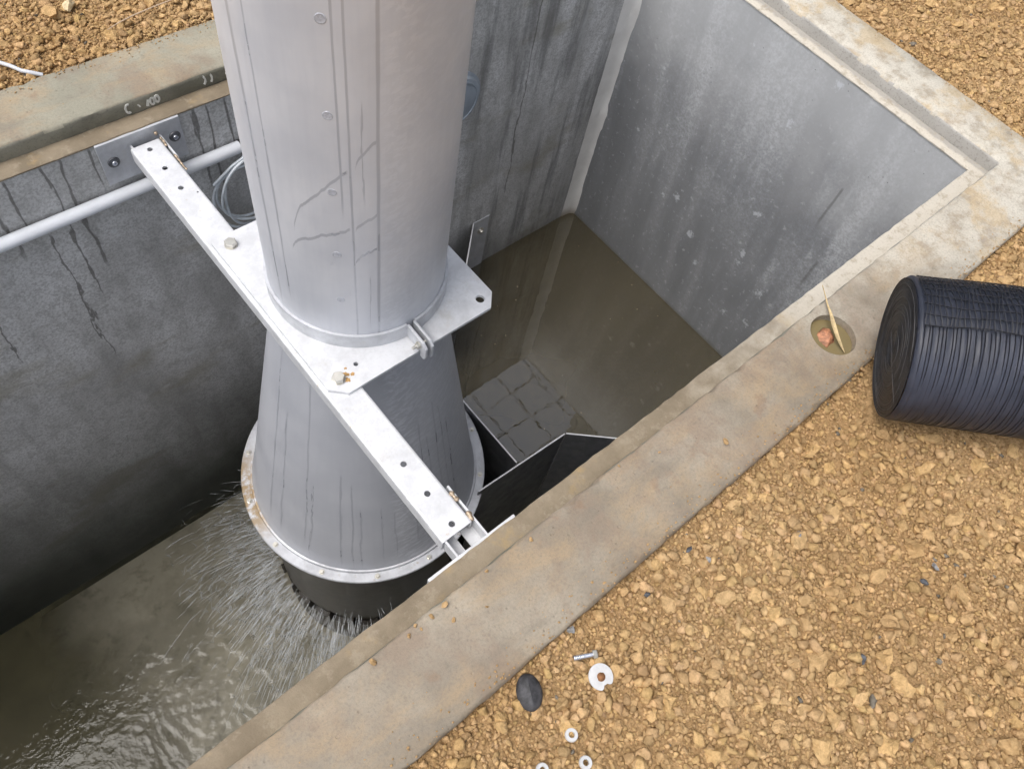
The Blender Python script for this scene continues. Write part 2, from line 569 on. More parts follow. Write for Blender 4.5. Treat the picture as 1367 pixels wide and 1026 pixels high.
def mat_pipe(cone=False):
    t = NT('steel_cone' if cone else 'steel_pipe')
    p = t.objc()
    x, y, z = t.xyz(p)
    ang = t.math('MULTIPLY', t.math('ARCTAN2', y, x), 180 / PI)
    t.uscale = .05
    cy = t.comb(t.math('MULTIPLY', ang, 0.0045), 0.0, z)
    br = t.noise(t.scale(cy, (60, 1, 4)), 1.0, 4, .6)
    cl = t.noise(cy, 5, 4, .6)
    scr = t.noise(t.scale(cy, (5, 1, 90)), 1.0, 3, .6)
    c = t.mix(t.ramp(cl, .3, .7), (0.595, 0.615, 0.670), (0.685, 0.70, 0.745))
    c = t.mix(t.ramp(br, .35, .7, 0, .12), c, (0.47, 0.49, 0.56))
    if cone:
        c = t.mix(.42, c, (0.25, 0.262, 0.295))  # cone steel darkened: shade below the plate put into its colour
    wet = None
    if not cone:
        L = ((-54, 1.3, 2, .0, 3, 3, 2), (-44, .7, 2, .06, 3, 4, 3), (-6.0, .7, 2, .42, 1.2, 4, 4),
             (-1.5, .8, 2, -.1, 1.2, 4, 5), (11.5, 1.2, 2, -.1, 1.2, 5, 6), (4.5, .6, .68, .45, 6, 6, 7),
             (7, .5, .2, .02, 6, 9, 9))
    else:
        L = ((-58, .7, 0, -1.2, 5, 3, 11), (-49, .8, -.5, -1.25, 6, 3, 12), (-33, .7, -.25, -1.2, 4, 3, 13), (-30, .6, -.8, -1.3, 8, 4, 14),
             (-14, .6, -.7, -1.3, 4, 4, 15), (-8, .7, -.75, -1.3, 4, 4, 16), (-4, .6, -.9, -1.3, 5, 4, 17), (7, .6, -.9, -1.25, 5, 5, 18),
             (26, .8, -.6, -1.2, 4, 5, 19), (33, .7, -.5, -1.15, 4, 5, 20), (38, .8, -.6, -1.2, 4, 5, 21), (45, .8, -.45, -1.2, 4, 5, 22),
             (50, .7, -.5, -1.2, 4, 5, 23), (55, .9, -.6, -1.2, 4, 5, 24), (14, .6, -.95, -1.25, 5, 5, 25))
    for a in L:
        m = t.line(ang, z, *a)
        wet = m if wet is None else t.math('MAXIMUM', wet, m)
    if not cone:
        # two runs that branch off sideways (measured along the skin)
        for (a0, z0, a1, z1, sd) in ((-3, .52, -33, .32, 31), (-3, .36, -36, .255, 32), (11, .60, 1, .53, 33), (11, .40, 0, .36, 34), (11, .30, -1, .25, 35)):
            f = t.ramp(ang, min(a0, a1), max(a0, a1), 0, 1, False)
            za, zb = (z1, z0) if a1 < a0 else (z0, z1)
            zz = t.math('ADD', za, t.math('MULTIPLY', t.math('POWER', f, .55), zb - za))
            d = t.math('ABSOLUTE', t.math('SUBTRACT', z, t.math('ADD', zz, t.math('MULTIPLY', t.math('SUBTRACT', t.noise(t.comb(t.math('MULTIPLY', ang, .1), sd, 0), 1.5), .5), .03))))
            inn = t.math('MULTIPLY', t.ramp(ang, min(a0, a1) - .5, min(a0, a1) + .5), t.ramp(ang, max(a0, a1) - .5, max(a0, a1) + .5, 1, 0))
            wet = t.math('MAXIMUM', wet, t.math('MULTIPLY', t.ramp(d, .003, .006, 1, 0), inn))
    # film of rain on the right half
    q = t.comb(t.math('MULTIPLY', ang, 0.0045), 0.0, t.math('ADD', z, t.math('MULTIPLY', ang, -0.0012)))
    rain = t.noise(t.scale(q, (35, 1, 70)), 1.0, 4, .65, .4)
    rm = t.math('MULTIPLY', t.ramp(rain, .46, .6), t.ramp(ang, 9, 19, 0, 1))
    rm = t.math('MULTIPLY', rm, t.ramp(ang, 14, 44, 1, .35))
    c = t.mix(t.math('MULTIPLY', rm, .45), c, (0.74, 0.76, 0.82))
    c = t.mix(t.math('MULTIPLY', wet, .52), c, (0.31, 0.325, 0.37))
    rough = t.math('SUBTRACT', t.ramp(cl, .3, .7, .44, .56), t.math('MULTIPLY', t.math('MAXIMUM', wet, t.math('MULTIPLY', rm, .5)), .2))
    h = t.math('ADD', t.math('MULTIPLY', rain, t.ramp(ang, 9, 22)), t.math('MULTIPLY', br, .1))
    return t.done(t.bsdf(c, rough, .25, t.bump(h, 0.06, 0.002), 0.5))


def mat_galv(name, col=(0.69, 0.70, 0.725), metal=.15, rust=0.15, rough=.45):
    t = NT(name)
    p = t.pos()
    a = t.noise(p, 16, 5, .65)
    b = t.noise(p, 120, 3, .6)
    d = t.noise(p, 42, 5, .65)
    dark = tuple(k * .80 for k in col)
    c = t.mix(t.ramp(a, .35, .68), col, dark)
    c = t.mix(t.ramp(b, .52, .7, 0, .3), c, tuple(k * .72 for k in col))
    g_ = t.noise(p, 7, 6, .75)
    c = t.mix(t.ramp(g_, .54, .72, 0, .35), c, (0.42, 0.39, 0.33))
    c = t.mix(t.ramp(d, .66, .76, 0, rust * 4), c, (0.45, 0.30, 0.13))
    r = t.ramp(a, .3, .7, rough - .08, rough + .1)
    return t.done(t.bsdf(c, r, metal, t.bump(b, .12, .001), .5))


def mat_plain(name, col, rough=.5, metal=0, var=.25, sc=30, spec=.5, bump=.2):
    t = NT(name)
    p = t.pos()
    a = t.noise(p, sc, 5, .65)
    c = t.mix(t.ramp(a, .3, .7), tuple(k * (1 - var) for k in col), tuple(min(1, k * (1 + var)) for k in col))
    return t.done(t.bsdf(c, rough, metal, t.bump(a, bump, .002), spec))


def mat_plug_water(name, col, rough=.03, sc=3.0, wave=0.05, spec=.9):
    """murky water: light dies within centimetres, so the body is a diffuse silt colour under a clear gloss"""
    t = NT(name)
    p = t.pos()
    a = t.noise(p, 1.3, 3, .5)
    c = t.mix(t.ramp(a, .3, .7), tuple(k * .85 for k in col), tuple(k * 1.15 for k in col))
    fl = t.voronoi(p, 15)
    fm = t.math('MULTIPLY', t.ramp(fl, .035, .07, 1, 0), t.ramp(t.noise(p, 3, 3), .44, .60))
    c = t.mix(t.math('MULTIPLY', fm, .7), c, (0.42, 0.36, 0.27))
    h = t.noise(p, sc, 3, .5)
    return t.done(t.bsdf(c, rough, 0, t.bump(h, wave, .01), spec, IOR=1.68))


def mat_shallow():
    t = NT('shallow_water')
    p = t.pos()
    x, y, z = t.xyz(p)
    silt = t.noise(p, 1.6, 4, .6)
    s = t.math('ADD', t.ramp(x, -1.0, -.15, 1.0, 0.0), t.math('MULTIPLY', t.math('SUBTRACT', silt, .5), .9))
    f = t.ramp(s, .2, 1.0, .16, .90)
    tr = t.n.new('ShaderNodeBsdfTransparent')
    tr.inputs[0].default_value = (.80, .81, .78, 1)
    di = t.n.new('ShaderNodeBsdfDiffuse')
    t.setin(di.inputs[0], t.mix(t.ramp(silt, .3, .7), (0.070, 0.065, 0.038), (0.105, 0.094, 0.056)))
    m = t.n.new('ShaderNodeMixShader')
    t.link(f, m.inputs[0]); t.link(tr.outputs[0], m.inputs[1]); t.link(di.outputs[0], m.inputs[2])
    h = t.noise(p, 30, 3, .55, .3)
    nb = t.bump(h, .45, .005)
    gl = t.n.new('ShaderNodeBsdfGlossy')
    gl.inputs['Roughness'].default_value = .04
    t.link(nb, gl.inputs['Normal'])
    fr = t.n.new('ShaderNodeFresnel')
    fr.inputs['IOR'].default_value = 1.38
    t.link(nb, fr.inputs['Normal'])
    m2 = t.n.new('ShaderNodeMixShader')
    t.link(fr.outputs[0], m2.inputs[0]); t.link(m.outputs[0], m2.inputs[1]); t.link(gl.outputs[0], m2.inputs[2])
    return t.done(m2.outputs[0])


def mat_spray():
    t = NT('water_jets')
    tr = t.n.new('ShaderNodeBsdfTransparent')
    b = t.bsdf((.80, .84, .88), .15, 0, None, .8)
    m = t.n.new('ShaderNodeMixShader')
    m.inputs[0].default_value = .33
    t.link(tr.outputs[0], m.inputs[1]); t.link(b, m.inputs[2])
    return t.done(m.outputs[0])


def mat_roll():
    t = NT('black_film')
    p = t.objc()
    x, y, z = t.xyz(p)
    a = t.noise(p, 9, 5, .6)
    fine = t.noise(t.scale(p, (140, 3, 3)), 1, 3, .6)
    dust = t.noise(p, 55, 5, .7)
    c = t.mix(t.ramp(a, .3, .7), (0.020, 0.024, 0.038), (0.036, 0.042, 0.064))
    c = t.mix(t.ramp(dust, .58, .75, 0, .30), c, (0.13, 0.12, 0.11))
    r = t.ramp(a, .3, .7, .42, .60)
    return t.done(t.bsdf(c, r, 0, t.bump(t.math('ADD', fine, a), .3, .002), .45))


M = {}
M['soil'] = mat_soil()
M['ground'] = mat_ground()
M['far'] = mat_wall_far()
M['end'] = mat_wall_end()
M['curb'] = mat_curb()
M['riser'] = mat_riser()
M['ledge'] = mat_ledge()
M['mortar'] = mat_mortar()
M['floor'] = mat_floor()
M['pipe'] = mat_pipe()
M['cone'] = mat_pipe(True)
M['galv'] = mat_galv('galvanised_white')
M['galv_plate'] = mat_galv('galvanised_plate', (0.69, 0.70, 0.725), .15, .05)
M['galv_dull'] = mat_galv('galvanised_dull', (0.56, 0.575, 0.61), .2, .10)
def mat_flange():
    t = NT('flange_metal')
    p = t.pos()
    x, y, z = t.xyz(p)
    a = t.noise(p, 16, 5, .65)
    d = t.noise(p, 34, 6, .7)
    c = t.mix(t.ramp(a, .35, .68), (0.55, 0.565, 0.60), (0.42, 0.43, 0.46))
    side_ = t.math('MULTIPLY', t.ramp(x, .27, .42, 1, 0), t.ramp(y, 1.02, 1.18))
    c = t.mix(t.math('MULTIPLY', side_, t.ramp(d, .34, .58, 0, .9)), c, (0.30, 0.20, 0.085))
    c = t.mix(t.ramp(d, .60, .72, 0, .6), c, (0.30, 0.24, 0.17))
    return t.done(t.bsdf(c, t.ramp(a, .3, .7, .4, .6), .25, t.bump(d, .2, .002), .5))


M['flange'] = mat_flange()
M['clamp'] = mat_galv('clamp_metal', (0.60, 0.615, 0.65), .25, .05)
M['bolt'] = mat_galv('bolt_metal', (0.66, 0.64, 0.58), .7, .10, .35)
M['weld_spot'] = mat_plain('weld_spot', (0.50, 0.52, 0.58), .4, .2, .2, 200)
M['weld'] = mat_plain('weld_bead', (0.42, 0.33, 0.24), .45, .5, .5, 120)
M['rust'] = mat_plain('rust', (0.46, 0.28, 0.11), .9, 0, .4, 60)
M['rust_dark'] = mat_plain('rust_dark', (0.20, 0.09, 0.035), .8, 0, .4, 80)
M['drum'] = mat_plain('wet_drum', (0.026, 0.022, 0.017), .35, 0, .4, 18, .35)
M['drum_band'] = mat_plain('drum_band', (0.30, 0.30, 0.31), .45, .5, .2, 40)
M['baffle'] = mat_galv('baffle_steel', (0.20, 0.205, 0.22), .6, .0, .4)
M['water_up'] = mat_plug_water('murky_water', (0.060, 0.050, 0.029), .0, 9.0, .035, 1.0)
M['water_lo'] = mat_shallow()
M['puddle'] = mat_plug_water('puddle_water', (0.24, 0.19, 0.095), .05, 10, .05, .6)
M['spray'] = mat_spray()
M['pvc'] = mat_plain('white_pvc', (0.74, 0.765, 0.81), .32, 0, .05, 12, .5, .05)
M['cable'] = mat_plain('grey_cable', (0.62, 0.67, 0.72), .45, 0, .15, 30)
M['white_cable'] = mat_plain('white_cable', (0.58, 0.60, 0.64), .5, 0, .12, 40)
M['rubber'] = mat_plain('black_rubber', (0.045, 0.045, 0.05), .65, 0, .5, 60)
M['gasket'] = mat_plain('black_gasket', (0.02, 0.02, 0.02), .6)
M['blue'] = mat_plain('blue_grey_plastic', (0.30, 0.345, 0.40), .4, 0, .12, 14)
M['roll'] = mat_roll()
M['net'] = mat_plain('black_net', (0.018, 0.019, 0.024), .4, 0, .3, 40)
M['film_edge'] = mat_plain('film_edge', (0.022, 0.022, 0.025), .5, 0, .4, 40)
M['film_pale'] = mat_plain('film_edge_pale', (0.085, 0.085, 0.09), .5, 0, .3, 40)
M['zinc'] = mat_plain('zinc', (0.62, 0.65, 0.72), .25, .8, .2, 80)
M['washer'] = mat_plain('washer_zinc', (0.66, 0.66, 0.66), .4, .3, .08, 60)
M['stone_dark'] = mat_plain('dark_stone', (0.075, 0.08, 0.09), .7, 0, .5, 90)
M['stone_grey'] = mat_plain('grey_stone', (0.24, 0.24, 0.24), .85, 0, .4, 90)
M['stone_pale'] = mat_plain('pale_stone', (0.66, 0.54, 0.34), .9, 0, .2, 60)
M['reed'] = mat_plain('dry_reed', (0.56, 0.43, 0.24), .8, 0, .25, 60)
M['straw'] = mat_plain('straw', (0.55, 0.42, 0.30), .7, 0, .25, 60)
M['plug'] = mat_plain('orange_plug', (0.38, 0.17, 0.09), .6, 0, .5, 70)
M['chalk'] = mat_plain('chalk', (0.70, 0.70, 0.66), .9, 0, .15, 90)

# ------------------------------------------------------------------ ground
ROLL = dict(c=Vector((1.5261, 0.0266, 0.1877)), th=-0.9319, ti=0.2409, r=0.1762, L=0.95)
rd = Vector((math.cos(ROLL['th']), math.sin(ROLL['th']), 0))
OX0, OX1, OY0, OY1 = -2.45, 2.92, 0.046, 2.095      # outer rectangle of the curb


def gz(x, y):
    z = np.full(np.shape(x), -0.034)
    far = np.clip((y - 2.0) / .1, 0, 1)
    end = np.clip((x - 2.85) / .1, 0, 1)
    z = z + np.maximum(far, end) * .024
    z = z + (fbm(x * 3.1, y * 3.1, 4, 3) - .5) * .05 * np.clip(np.maximum(np.maximum(OY0 - y, y - OY1), np.maximum(x - OX1, OX0 - x)) / .25, 0.25, 1)
    z = z + np.clip(x - 3.0, 0, 2) * .05
    # heap under the far end of the film roll
    sx, sy = x - ROLL['c'].x, y - ROLL['c'].y
    s = sx * rd.x + sy * rd.y
    w = -sx * rd.y + sy * rd.x
    bot = ROLL['c'].z - ROLL['r'] / math.cos(ROLL['ti']) + np.clip(s, -.1, .9) * math.tan(ROLL['ti']) + .012
    k = np.exp(-(w / .17) ** 2) * np.clip((s + .06) / .14, 0, 1) * np.clip((1.25 - s) / .4, 0, 1)
    return z * (1 - k) + bot * k


gx0, gx1, gy0, gy1, gs = -3.2, 5.2, -2.2, 3.6, 0.024
nx, ny = int(round((gx1 - gx0) / gs)) + 1, int(round((gy1 - gy0) / gs)) + 1
xs, ys = np.linspace(gx0, gx1, nx), np.linspace(gy0, gy1, ny)
# snap grid lines near the curb so the hole edge lies just under the concrete
hx0, hx1, hy0, hy1 = OX0 + .04, OX1 - .04, OY0 + .04, OY1 - .04
for arr, vals in ((xs, (hx0, hx1)), (ys, (hy0, hy1))):
    for vv in vals: arr[np.abs(arr - vv).argmin()] = vv
GX, GY = np.meshgrid(xs, ys)
GZ = gz(GX, GY)
rough = (fbm(GX * 22, GY * 22, 3, 9) - .5) * .014
GZ = GZ + rough
inside = (GX > OX0 - .02) & (GX < OX1 + .02) & (GY > OY0 - .02) & (GY < OY1 + .02)
GZ[inside] = np.minimum(GZ[inside], -.015)
edge = (GX <= xs[0]) | (GX >= xs[-1]) | (GY <= ys[0]) | (GY >= ys[-1])
GZ[edge] = -.03
V = np.stack([GX.ravel(), GY.ravel(), GZ.ravel()], 1)
ii, jj = np.meshgrid(np.arange(nx - 1), np.arange(ny - 1))
cx, cy = (xs[ii] + xs[ii + 1]) / 2, (ys[jj] + ys[jj + 1]) / 2
keep = ~((cx > hx0) & (cx < hx1) & (cy > hy0) & (cy < hy1))
a = (jj * nx + ii)[keep]
F = np.stack([a, a + 1, a + nx + 1, a + nx], 1).tolist()
V = V.tolist()
n0 = len(V)
B = 400.0
V += [(-B, -B, -.03), (B, -B, -.03), (B, B, -.03), (-B, B, -.03)]
c00, c10, c01, c11 = 0, nx - 1, (ny - 1) * nx, ny * nx - 1
bot_e = list(range(0, nx)); top_e = [c01 + i for i in range(nx)]
lef_e = [j * nx for j in range(ny)]; rig_e = [j * nx + nx - 1 for j in range(ny)]
F += [[n0, n0 + 1] + bot_e[::-1], [n0 + 1, n0 + 2] + rig_e[::-1], [n0 + 2, n0 + 3] + top_e, [n0 + 3, n0] + lef_e]
gm = bpy.data.meshes.new('ground')
gm.from_pydata(V, [], F)
for p_ in gm.polygons: p_.use_smooth = True
ground = tag(obj('ground', gm, M['ground']), kind='structure')

# ------------------------------------------------------------------ added dark shed past the pit end (unseen, blocks sky in the water's reflection)
blocker = empty('added_blocker', (6.0, -.4, -.03))
tag(blocker, 'added dark unseen shed beyond the end of the pit', 'blocker')
SX0, SX1, SY0, SY1, SH = 4.75, 7.6, -3.4, 2.25, 4.9
M['blocker'] = mat_plain('blocker_sheet', (0.055, 0.065, 0.06), .6, 0, .3, 4)
for (p0, p1) in (((SX0, SY0), (SX0, SY1)), ((SX0, SY1), (SX1, SY1)), ((SX1, SY1), (SX1, SY0)), ((SX1, SY0), (SX0, SY0))):
    P0, P1 = Vector(p0), Vector(p1)
    n_ = int((P1 - P0).length / .09)
    d_ = (P1 - P0).normalized(); nn_ = Vector((-d_.y, d_.x))
    ln = [P0 + (P1 - P0) * (i / n_) + nn_ * (.012 if i % 2 else -.012) for i in range(n_ + 1)]
    MB().prism(ln + [q + nn_ * -.03 for q in ln[::-1]], -.2, SH).build('wall', M['blocker'], blocker)
MB().prism([(SX0 - .15, SY0 - .15), (SX1 + .15, SY0 - .15), (SX1 + .15, SY1 + .1), (SX0 - .15, SY1 + .1)], SH + .002, SH + .09).build('blocker_top', M['blocker'], blocker)

CX0, CX1, CY0, CY1, CZ = 3.3, 7.5, 2.36, 4.9, SH - .05  # added unseen wire grid, draws dark lines in the water's reflection
for i in range(10):
    x_ = CX0 + (CX1 - CX0) * i / 9
    MB().tube([(x_, CY0, CZ), (x_ + random.uniform(-.07, .07), CY0 + .8, CZ - .05), (x_ + random.uniform(-.07, .07), CY0 + 1.7, CZ - .04), (x_ + random.uniform(-.05, .05), CY1, CZ)], .0058, 6).build('reflection_wire', M['blocker'], blocker)
for i in range(6):
    y_ = CY0 + .02 + (CY1 - CY0 - .04) * i / 5
    MB().tube([(CX0, y_, CZ + .024), (4.3, y_ + random.uniform(-.07, .07), CZ), (5.2, y_ + random.uniform(-.07, .07), CZ - .01), (CX1, y_ - .02, CZ + .024)], .0058, 6).build('reflection_wire', M['blocker'], blocker)
for (x_, y_) in ((5.4, CY1), (CX1, CY1)):
    MB().tube([(x_, y_, -.3), (x_, y_, CZ + .04)], .03, 10).build('added_post', M['blocker'], blocker, smooth=True)

# ------------------------------------------------------------------ loose soil: clods
RN = np.array(R_WC)


def project(P):
    v = (P - np.array(CAM_LOC)) @ RN.T
    w = np.where(v[:, 2] < -.05, -v[:, 2], 1e9)
    return np.stack([683.5 + FPX * v[:, 0] / w, 513 - FPX * v[:, 1] / w], 1), v[:, 2] < -.05


def outside_pit(x, y, m):
    return ~((x > OX0 - m) & (x < OX1 + m) & (y > OY0 - m) & (y < OY1 + m))


def under_roll(x, y):
    sx, sy = x - ROLL['c'].x, y - ROLL['c'].y
    s = sx * rd.x + sy * rd.y
    w = -sx * rd.y + sy * rd.x
    return (s > .03) & (s < .95) & (np.abs(w) < .10)


def icos(sub):
    bm = bmesh.new()
    bmesh.ops.create_icosphere(bm, subdivisions=sub, radius=1)
    v = np.array([q.co[:] for q in bm.verts])
    f = np.array([[q.index for q in g.verts] for g in bm.faces])
    bm.free()
    return v, f


ICO1, ICO2, ICO3 = icos(1), icos(2), icos(3)


def lumps(base, n, ang=.22, seed=0):
    """n irregular lump shapes made from one icosphere: facets cut off by random planes"""
    v, f = base
    r = np.random.default_rng(seed)
    out = []
    for k in range(n):
        w = v.copy()
        for q in range(12):
            d = r.normal(size=3); d /= np.linalg.norm(d)
            h = r.uniform(.42, .80)
            e = w @ d - h
            w = w - np.clip(e, 0, None)[:, None] * d
        w = w * (1 + r.normal(size=(len(w), 1)) * ang * .60) * 1.15
        w = w * np.array([r.uniform(.85, 1.3), r.uniform(.75, 1.05), r.uniform(.6, .85)])
        out.append(w)
    return out


def scatter(spacing, prob, rlo, rhi, base, nshape, seed, margin, name, power=1.0):
    r = np.random.default_rng(seed)
    X, Y = np.meshgrid(np.arange(gx0 + .1, gx1 - .1, spacing), np.arange(gy0 + .1, gy1 - .1, spacing))
    X, Y = X.ravel(), Y.ravel()
    X = X + r.uniform(-.5, .5, X.size) * spacing
    Y = Y + r.uniform(-.5, .5, Y.size) * spacing
    dens = fbm(X * 4.5, Y * 4.5, 3, 17)
    ok = r.random(X.size) < prob * (0.55 + .9 * dens)
    rad = rlo + (rhi - rlo) * r.random(X.size) ** power
    ok &= outside_pit(X, Y, -.004) & ~under_roll(X, Y)
    pix, fr = project(np.stack([X, Y, np.zeros_like(X)], 1))
    ok &= fr & (pix[:, 0] > -margin) & (pix[:, 0] < 1367 + margin) & (pix[:, 1] > -margin) & (pix[:, 1] < 1026 + margin)
    X, Y, rad = X[ok], Y[ok], rad[ok]
    # keep them out of the concrete
    d = np.maximum(np.maximum(OY0 - Y, Y - OY1), np.maximum(X - OX1, OX0 - X))
    rad = np.minimum(rad, np.maximum(d + .004, .0025))
    Z = gz(X, Y) + (fbm(X * 22, Y * 22, 3, 9) - .5) * .014 + rad * .34
    n = len(X)
    sh = np.stack(lumps(base, nshape, seed=seed))[r.integers(0, nshape, n)]
    th = r.uniform(0, 2 * PI, n)
    tx = r.normal(0, .4, n)
    c, s = np.cos(th), np.sin(th)
    ct, st = np.cos(tx), np.sin(tx)
    Rm = np.zeros((n, 3, 3))
    Rm[:, 0, 0] = c; Rm[:, 0, 1] = -s * ct; Rm[:, 0, 2] = s * st
    Rm[:, 1, 0] = s; Rm[:, 1, 1] = c * ct; Rm[:, 1, 2] = -c * st
    Rm[:, 2, 1] = st; Rm[:, 2, 2] = ct
    W = np.einsum('nij,nkj->nki', Rm, sh) * rad[:, None, None] + np.stack([X, Y, Z], 1)[:, None, :]
    f = base[1]
    k = len(base[0])
    Fa = (f[None] + (np.arange(n) * k)[:, None, None]).reshape(-1, 3)
    W = W.reshape(-1, 3)
    me = bpy.data.meshes.new(name)
    me.vertices.add(len(W)); me.vertices.foreach_set('co', W.ravel())
    me.loops.add(Fa.size); me.loops.foreach_set('vertex_index', Fa.ravel().astype(np.int32))
    me.polygons.add(len(Fa))
    me.polygons.foreach_set('loop_start', np.arange(0, Fa.size, 3, dtype=np.int32))
    me.update(calc_edges=True)
    tint = np.ones((n, 4))
    l = r.normal(1.0, .12, n)
    tint[:, 0] = l; tint[:, 1] = l * r.normal(1.0, .012, n); tint[:, 2] = l * r.normal(.98, .04, n)
    grey = r.random(n) < .006
    tint[grey, :3] = np.array([.45, .60, .95]) * r.uniform(.5, 1.1, (grey.sum(), 1))
    at = me.attributes.new('tint', 'FLOAT_COLOR', 'POINT')
    at.data.foreach_set('color', np.repeat(np.clip(tint, 0, 1.6), k, 0).ravel().astype(np.float32))
    return me, n


me, n_s = scatter(.0094, .95, .0028, .0074, ICO1, 60, 11, 230, 'gravel', 1.3)
o = obj('crumbled_soil', me, M['soil']); tag(o, kind='stuff'); o.parent = ground
me, n_m = scatter(.0200, .80, .0060, .0165, ICO2, 60, 12, 230, 'gravel', 2.2)
o = obj('lumpy_soil', me, M['soil']); tag(o, kind='stuff'); o.parent = ground

# the largest clods, one by one
clod_me = []
for k, w in enumerate(lumps(ICO2, 10, .3, 77)):
    m_ = bpy.data.meshes.new('clod')
    m_.from_pydata(w.tolist(), [], ICO2[1].tolist())
    m_.materials.append(M['soil'])
    l = random.uniform(.9, 1.12)
    at = m_.attributes.new('tint', 'FLOAT_COLOR', 'POINT')
    at.data.foreach_set('color', np.tile(np.array([l, l, l * random.uniform(.9, 1.02), 1]), len(w)).astype(np.float32))
    clod_me.append(m_)
placed, tries = [], 0
while len(placed) < 300 and tries < 60000:
    tries += 1
    x, y = random.uniform(-.1, 4.2), random.uniform(-1.1, 2.9)
    if not bool(outside_pit(np.array([x]), np.array([y]), .018)[0]): continue
    if bool(under_roll(np.array([x]), np.array([y]))[0]): continue
    px, fr = project(np.array([[x, y, 0]]))
    if not (fr[0] and -20 < px[0, 0] < 1387 and -20 < px[0, 1] < 1046): continue
    r_ = .0150 + .013 * random.random() ** 2.2
    if any((x - a) ** 2 + (y - b) ** 2 < ((r_ + c) * 1.05) ** 2 for a, b, c in placed): continue
    placed.append((x, y, r_))
    o = bpy.data.objects.new('clod', random.choice(clod_me))
    COL.objects.link(o)
    o.parent = ground
    o.location = (x, y, float(gz(np.array([x]), np.array([y]))[0]) + r_ * .22)
    o.rotation_euler = (random.gauss(0, .35), random.gauss(0, .35), random.uniform(0, 6.28))
    o.scale = (r_, r_, r_)


def lump_obj(name, loc, size, mat, seed, flat=False, base=ICO3):
    w = lumps(base, 1, .12, seed)[0] * np.array(size)
    m_ = bpy.data.meshes.new(name)
    m_.from_pydata(w.tolist(), [], base[1].tolist())
    at = m_.attributes.new('tint', 'FLOAT_COLOR', 'POINT')
    at.data.foreach_set('color', np.ones(len(w) * 4, np.float32))
    o = obj(name, m_, mat)
    o.location = loc
    o.rotation_euler = (0, 0, (seed * 1.7) % 6.28)
    if not flat:
        for p_ in m_.polygons: p_.use_smooth = True
    return o


def ground_z(x, y):
    return float(gz(np.array([x]), np.array([y]))[0])


# ------------------------------------------------------------------ concrete pit
PX0, PX1, PY0, PY1 = -2.25, 2.65, 0.305, 1.84        # inner faces of the walls
FL = -2.62                                            # slab
pit = empty('concrete_pit', (0.2, 1.07, FL))
tag(pit, 'deep rectangular grey concrete pit with a wide stepped rim', 'concrete pit')
# a wall as a finely divided slab so that its face is slightly uneven
def wall(face, mat):
    b = MB()
    if face == 'far': b.box((PX0 - .2, PY1, FL - .1), (PX1 + .2, PY1 + .22, -.053))
    if face == 'near': b.box((PX0 - .2, PY0 - .22, FL - .1), (PX1 + .2, PY0, -.053))
    if face == 'end': b.box((PX1, PY0 + .0005, FL - .1), (PX1 + .2, PY1 - .0005, -.0535))
    if face == 'back': b.box((PX0 - .2, PY0 + .0005, FL - .1), (PX0, PY1 - .0005, -.0535))
    return b.build('wall', mat, pit)
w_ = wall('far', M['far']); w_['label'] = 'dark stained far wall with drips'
w_ = wall('end', M['end']); w_['label'] = 'blue grey end wall with pale runs'
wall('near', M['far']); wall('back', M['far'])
MB().box((PX0 - .1, PY0 - .1, FL - .14), (PX1 + .1, PY1 + .1, FL)).build('floor', M['floor'], pit)


def ring(prof, n_side, mat, name, jit, inner=(PX0, PX1, PY0, PY1), seed=5):
    """sweep a closed profile [(offset outwards from the inner rectangle, z)] round the pit"""
    r = np.random.default_rng(seed)
    x0, x1, y0, y1 = inner
    k = len(prof)
    v = []
    ts = []
    for side in range(4):
        for i in range(n_side[side % 2]):
            ts.append((side, i / n_side[side % 2]))
    for (side, t) in ts:
        jr = r.normal(0, jit, (k, 2))
        chip = k > 8 and r.random() < .06
        chip_d, chip_z = r.uniform(.003, .009), r.uniform(.002, .006)
        for q, (d, z) in enumerate(prof):
            cs = [(x0 - d, y0 - d), (x1 + d, y0 - d), (x1 + d, y1 + d), (x0 - d, y1 + d)]
            a, b = cs[side], cs[(side + 1) % 4]
            px, py = a[0] + (b[0] - a[0]) * t, a[1] + (b[1] - a[1]) * t
            jx = jr[q, 0] if q not in (0, k - 1) else 0
            if chip and q in (2, 3):
                jx += chip_d; z = z - chip_z
            if chip and q in (6, 7) and side != 1: jx -= chip_d; z = z - chip_z * .7
            if side in (0, 2): py += jx * (-1 if side == 0 else 1)
            else: px += jx * (1 if side == 1 else -1)
            v.append((px, py, z + (jr[q, 1] * .5 if z > -.04 else 0)))
    N = len(ts)
    f = []
    for i in range(N):
        j = (i + 1) % N
        for q in range(k):
            w = (q + 1) % k
            f.append((i * k + q, j * k + q, j * k + w, i * k + w))
    return MB().add(v, f).build(name, mat, pit, smooth=True, angle=50)


CW = .2045                                            # width of the curb top; it starts .052 outside the wall face
curb = ring([(.054, -.0525), (.0525, -.012), (.0545, -.004), (.060, 0), (.12, .0005), (.19, .0005), (.250, 0), (.2565, -.005), (.259, -.014), (.259, -.0525)],
            (190, 80), M['curb'], 'curb', .0011)
curb.data.materials.append(M['riser'])
for p_ in curb.data.polygons:
    cz = p_.center.z
    d_in = max(abs(p_.center.x - (PX0 + PX1) / 2) - (PX1 - PX0) / 2, abs(p_.center.y - (PY0 + PY1) / 2) - (PY1 - PY0) / 2)
    if d_in < .0545 and cz > -.05 and cz < -.006: p_.material_index = 1
HC = (1.613, .1625)
cut(curb, [cyl(HC, .0655, -.044, .1, 40)])
ring([(-.0025, -.0565), (-.003, -.052), (.0005, -.0497), (.030, -.0495), (.0535, -.0495), (.0535, -.0527), (.0, -.0527)], (190, 80), M['ledge'], 'ledge', .0008, seed=8)

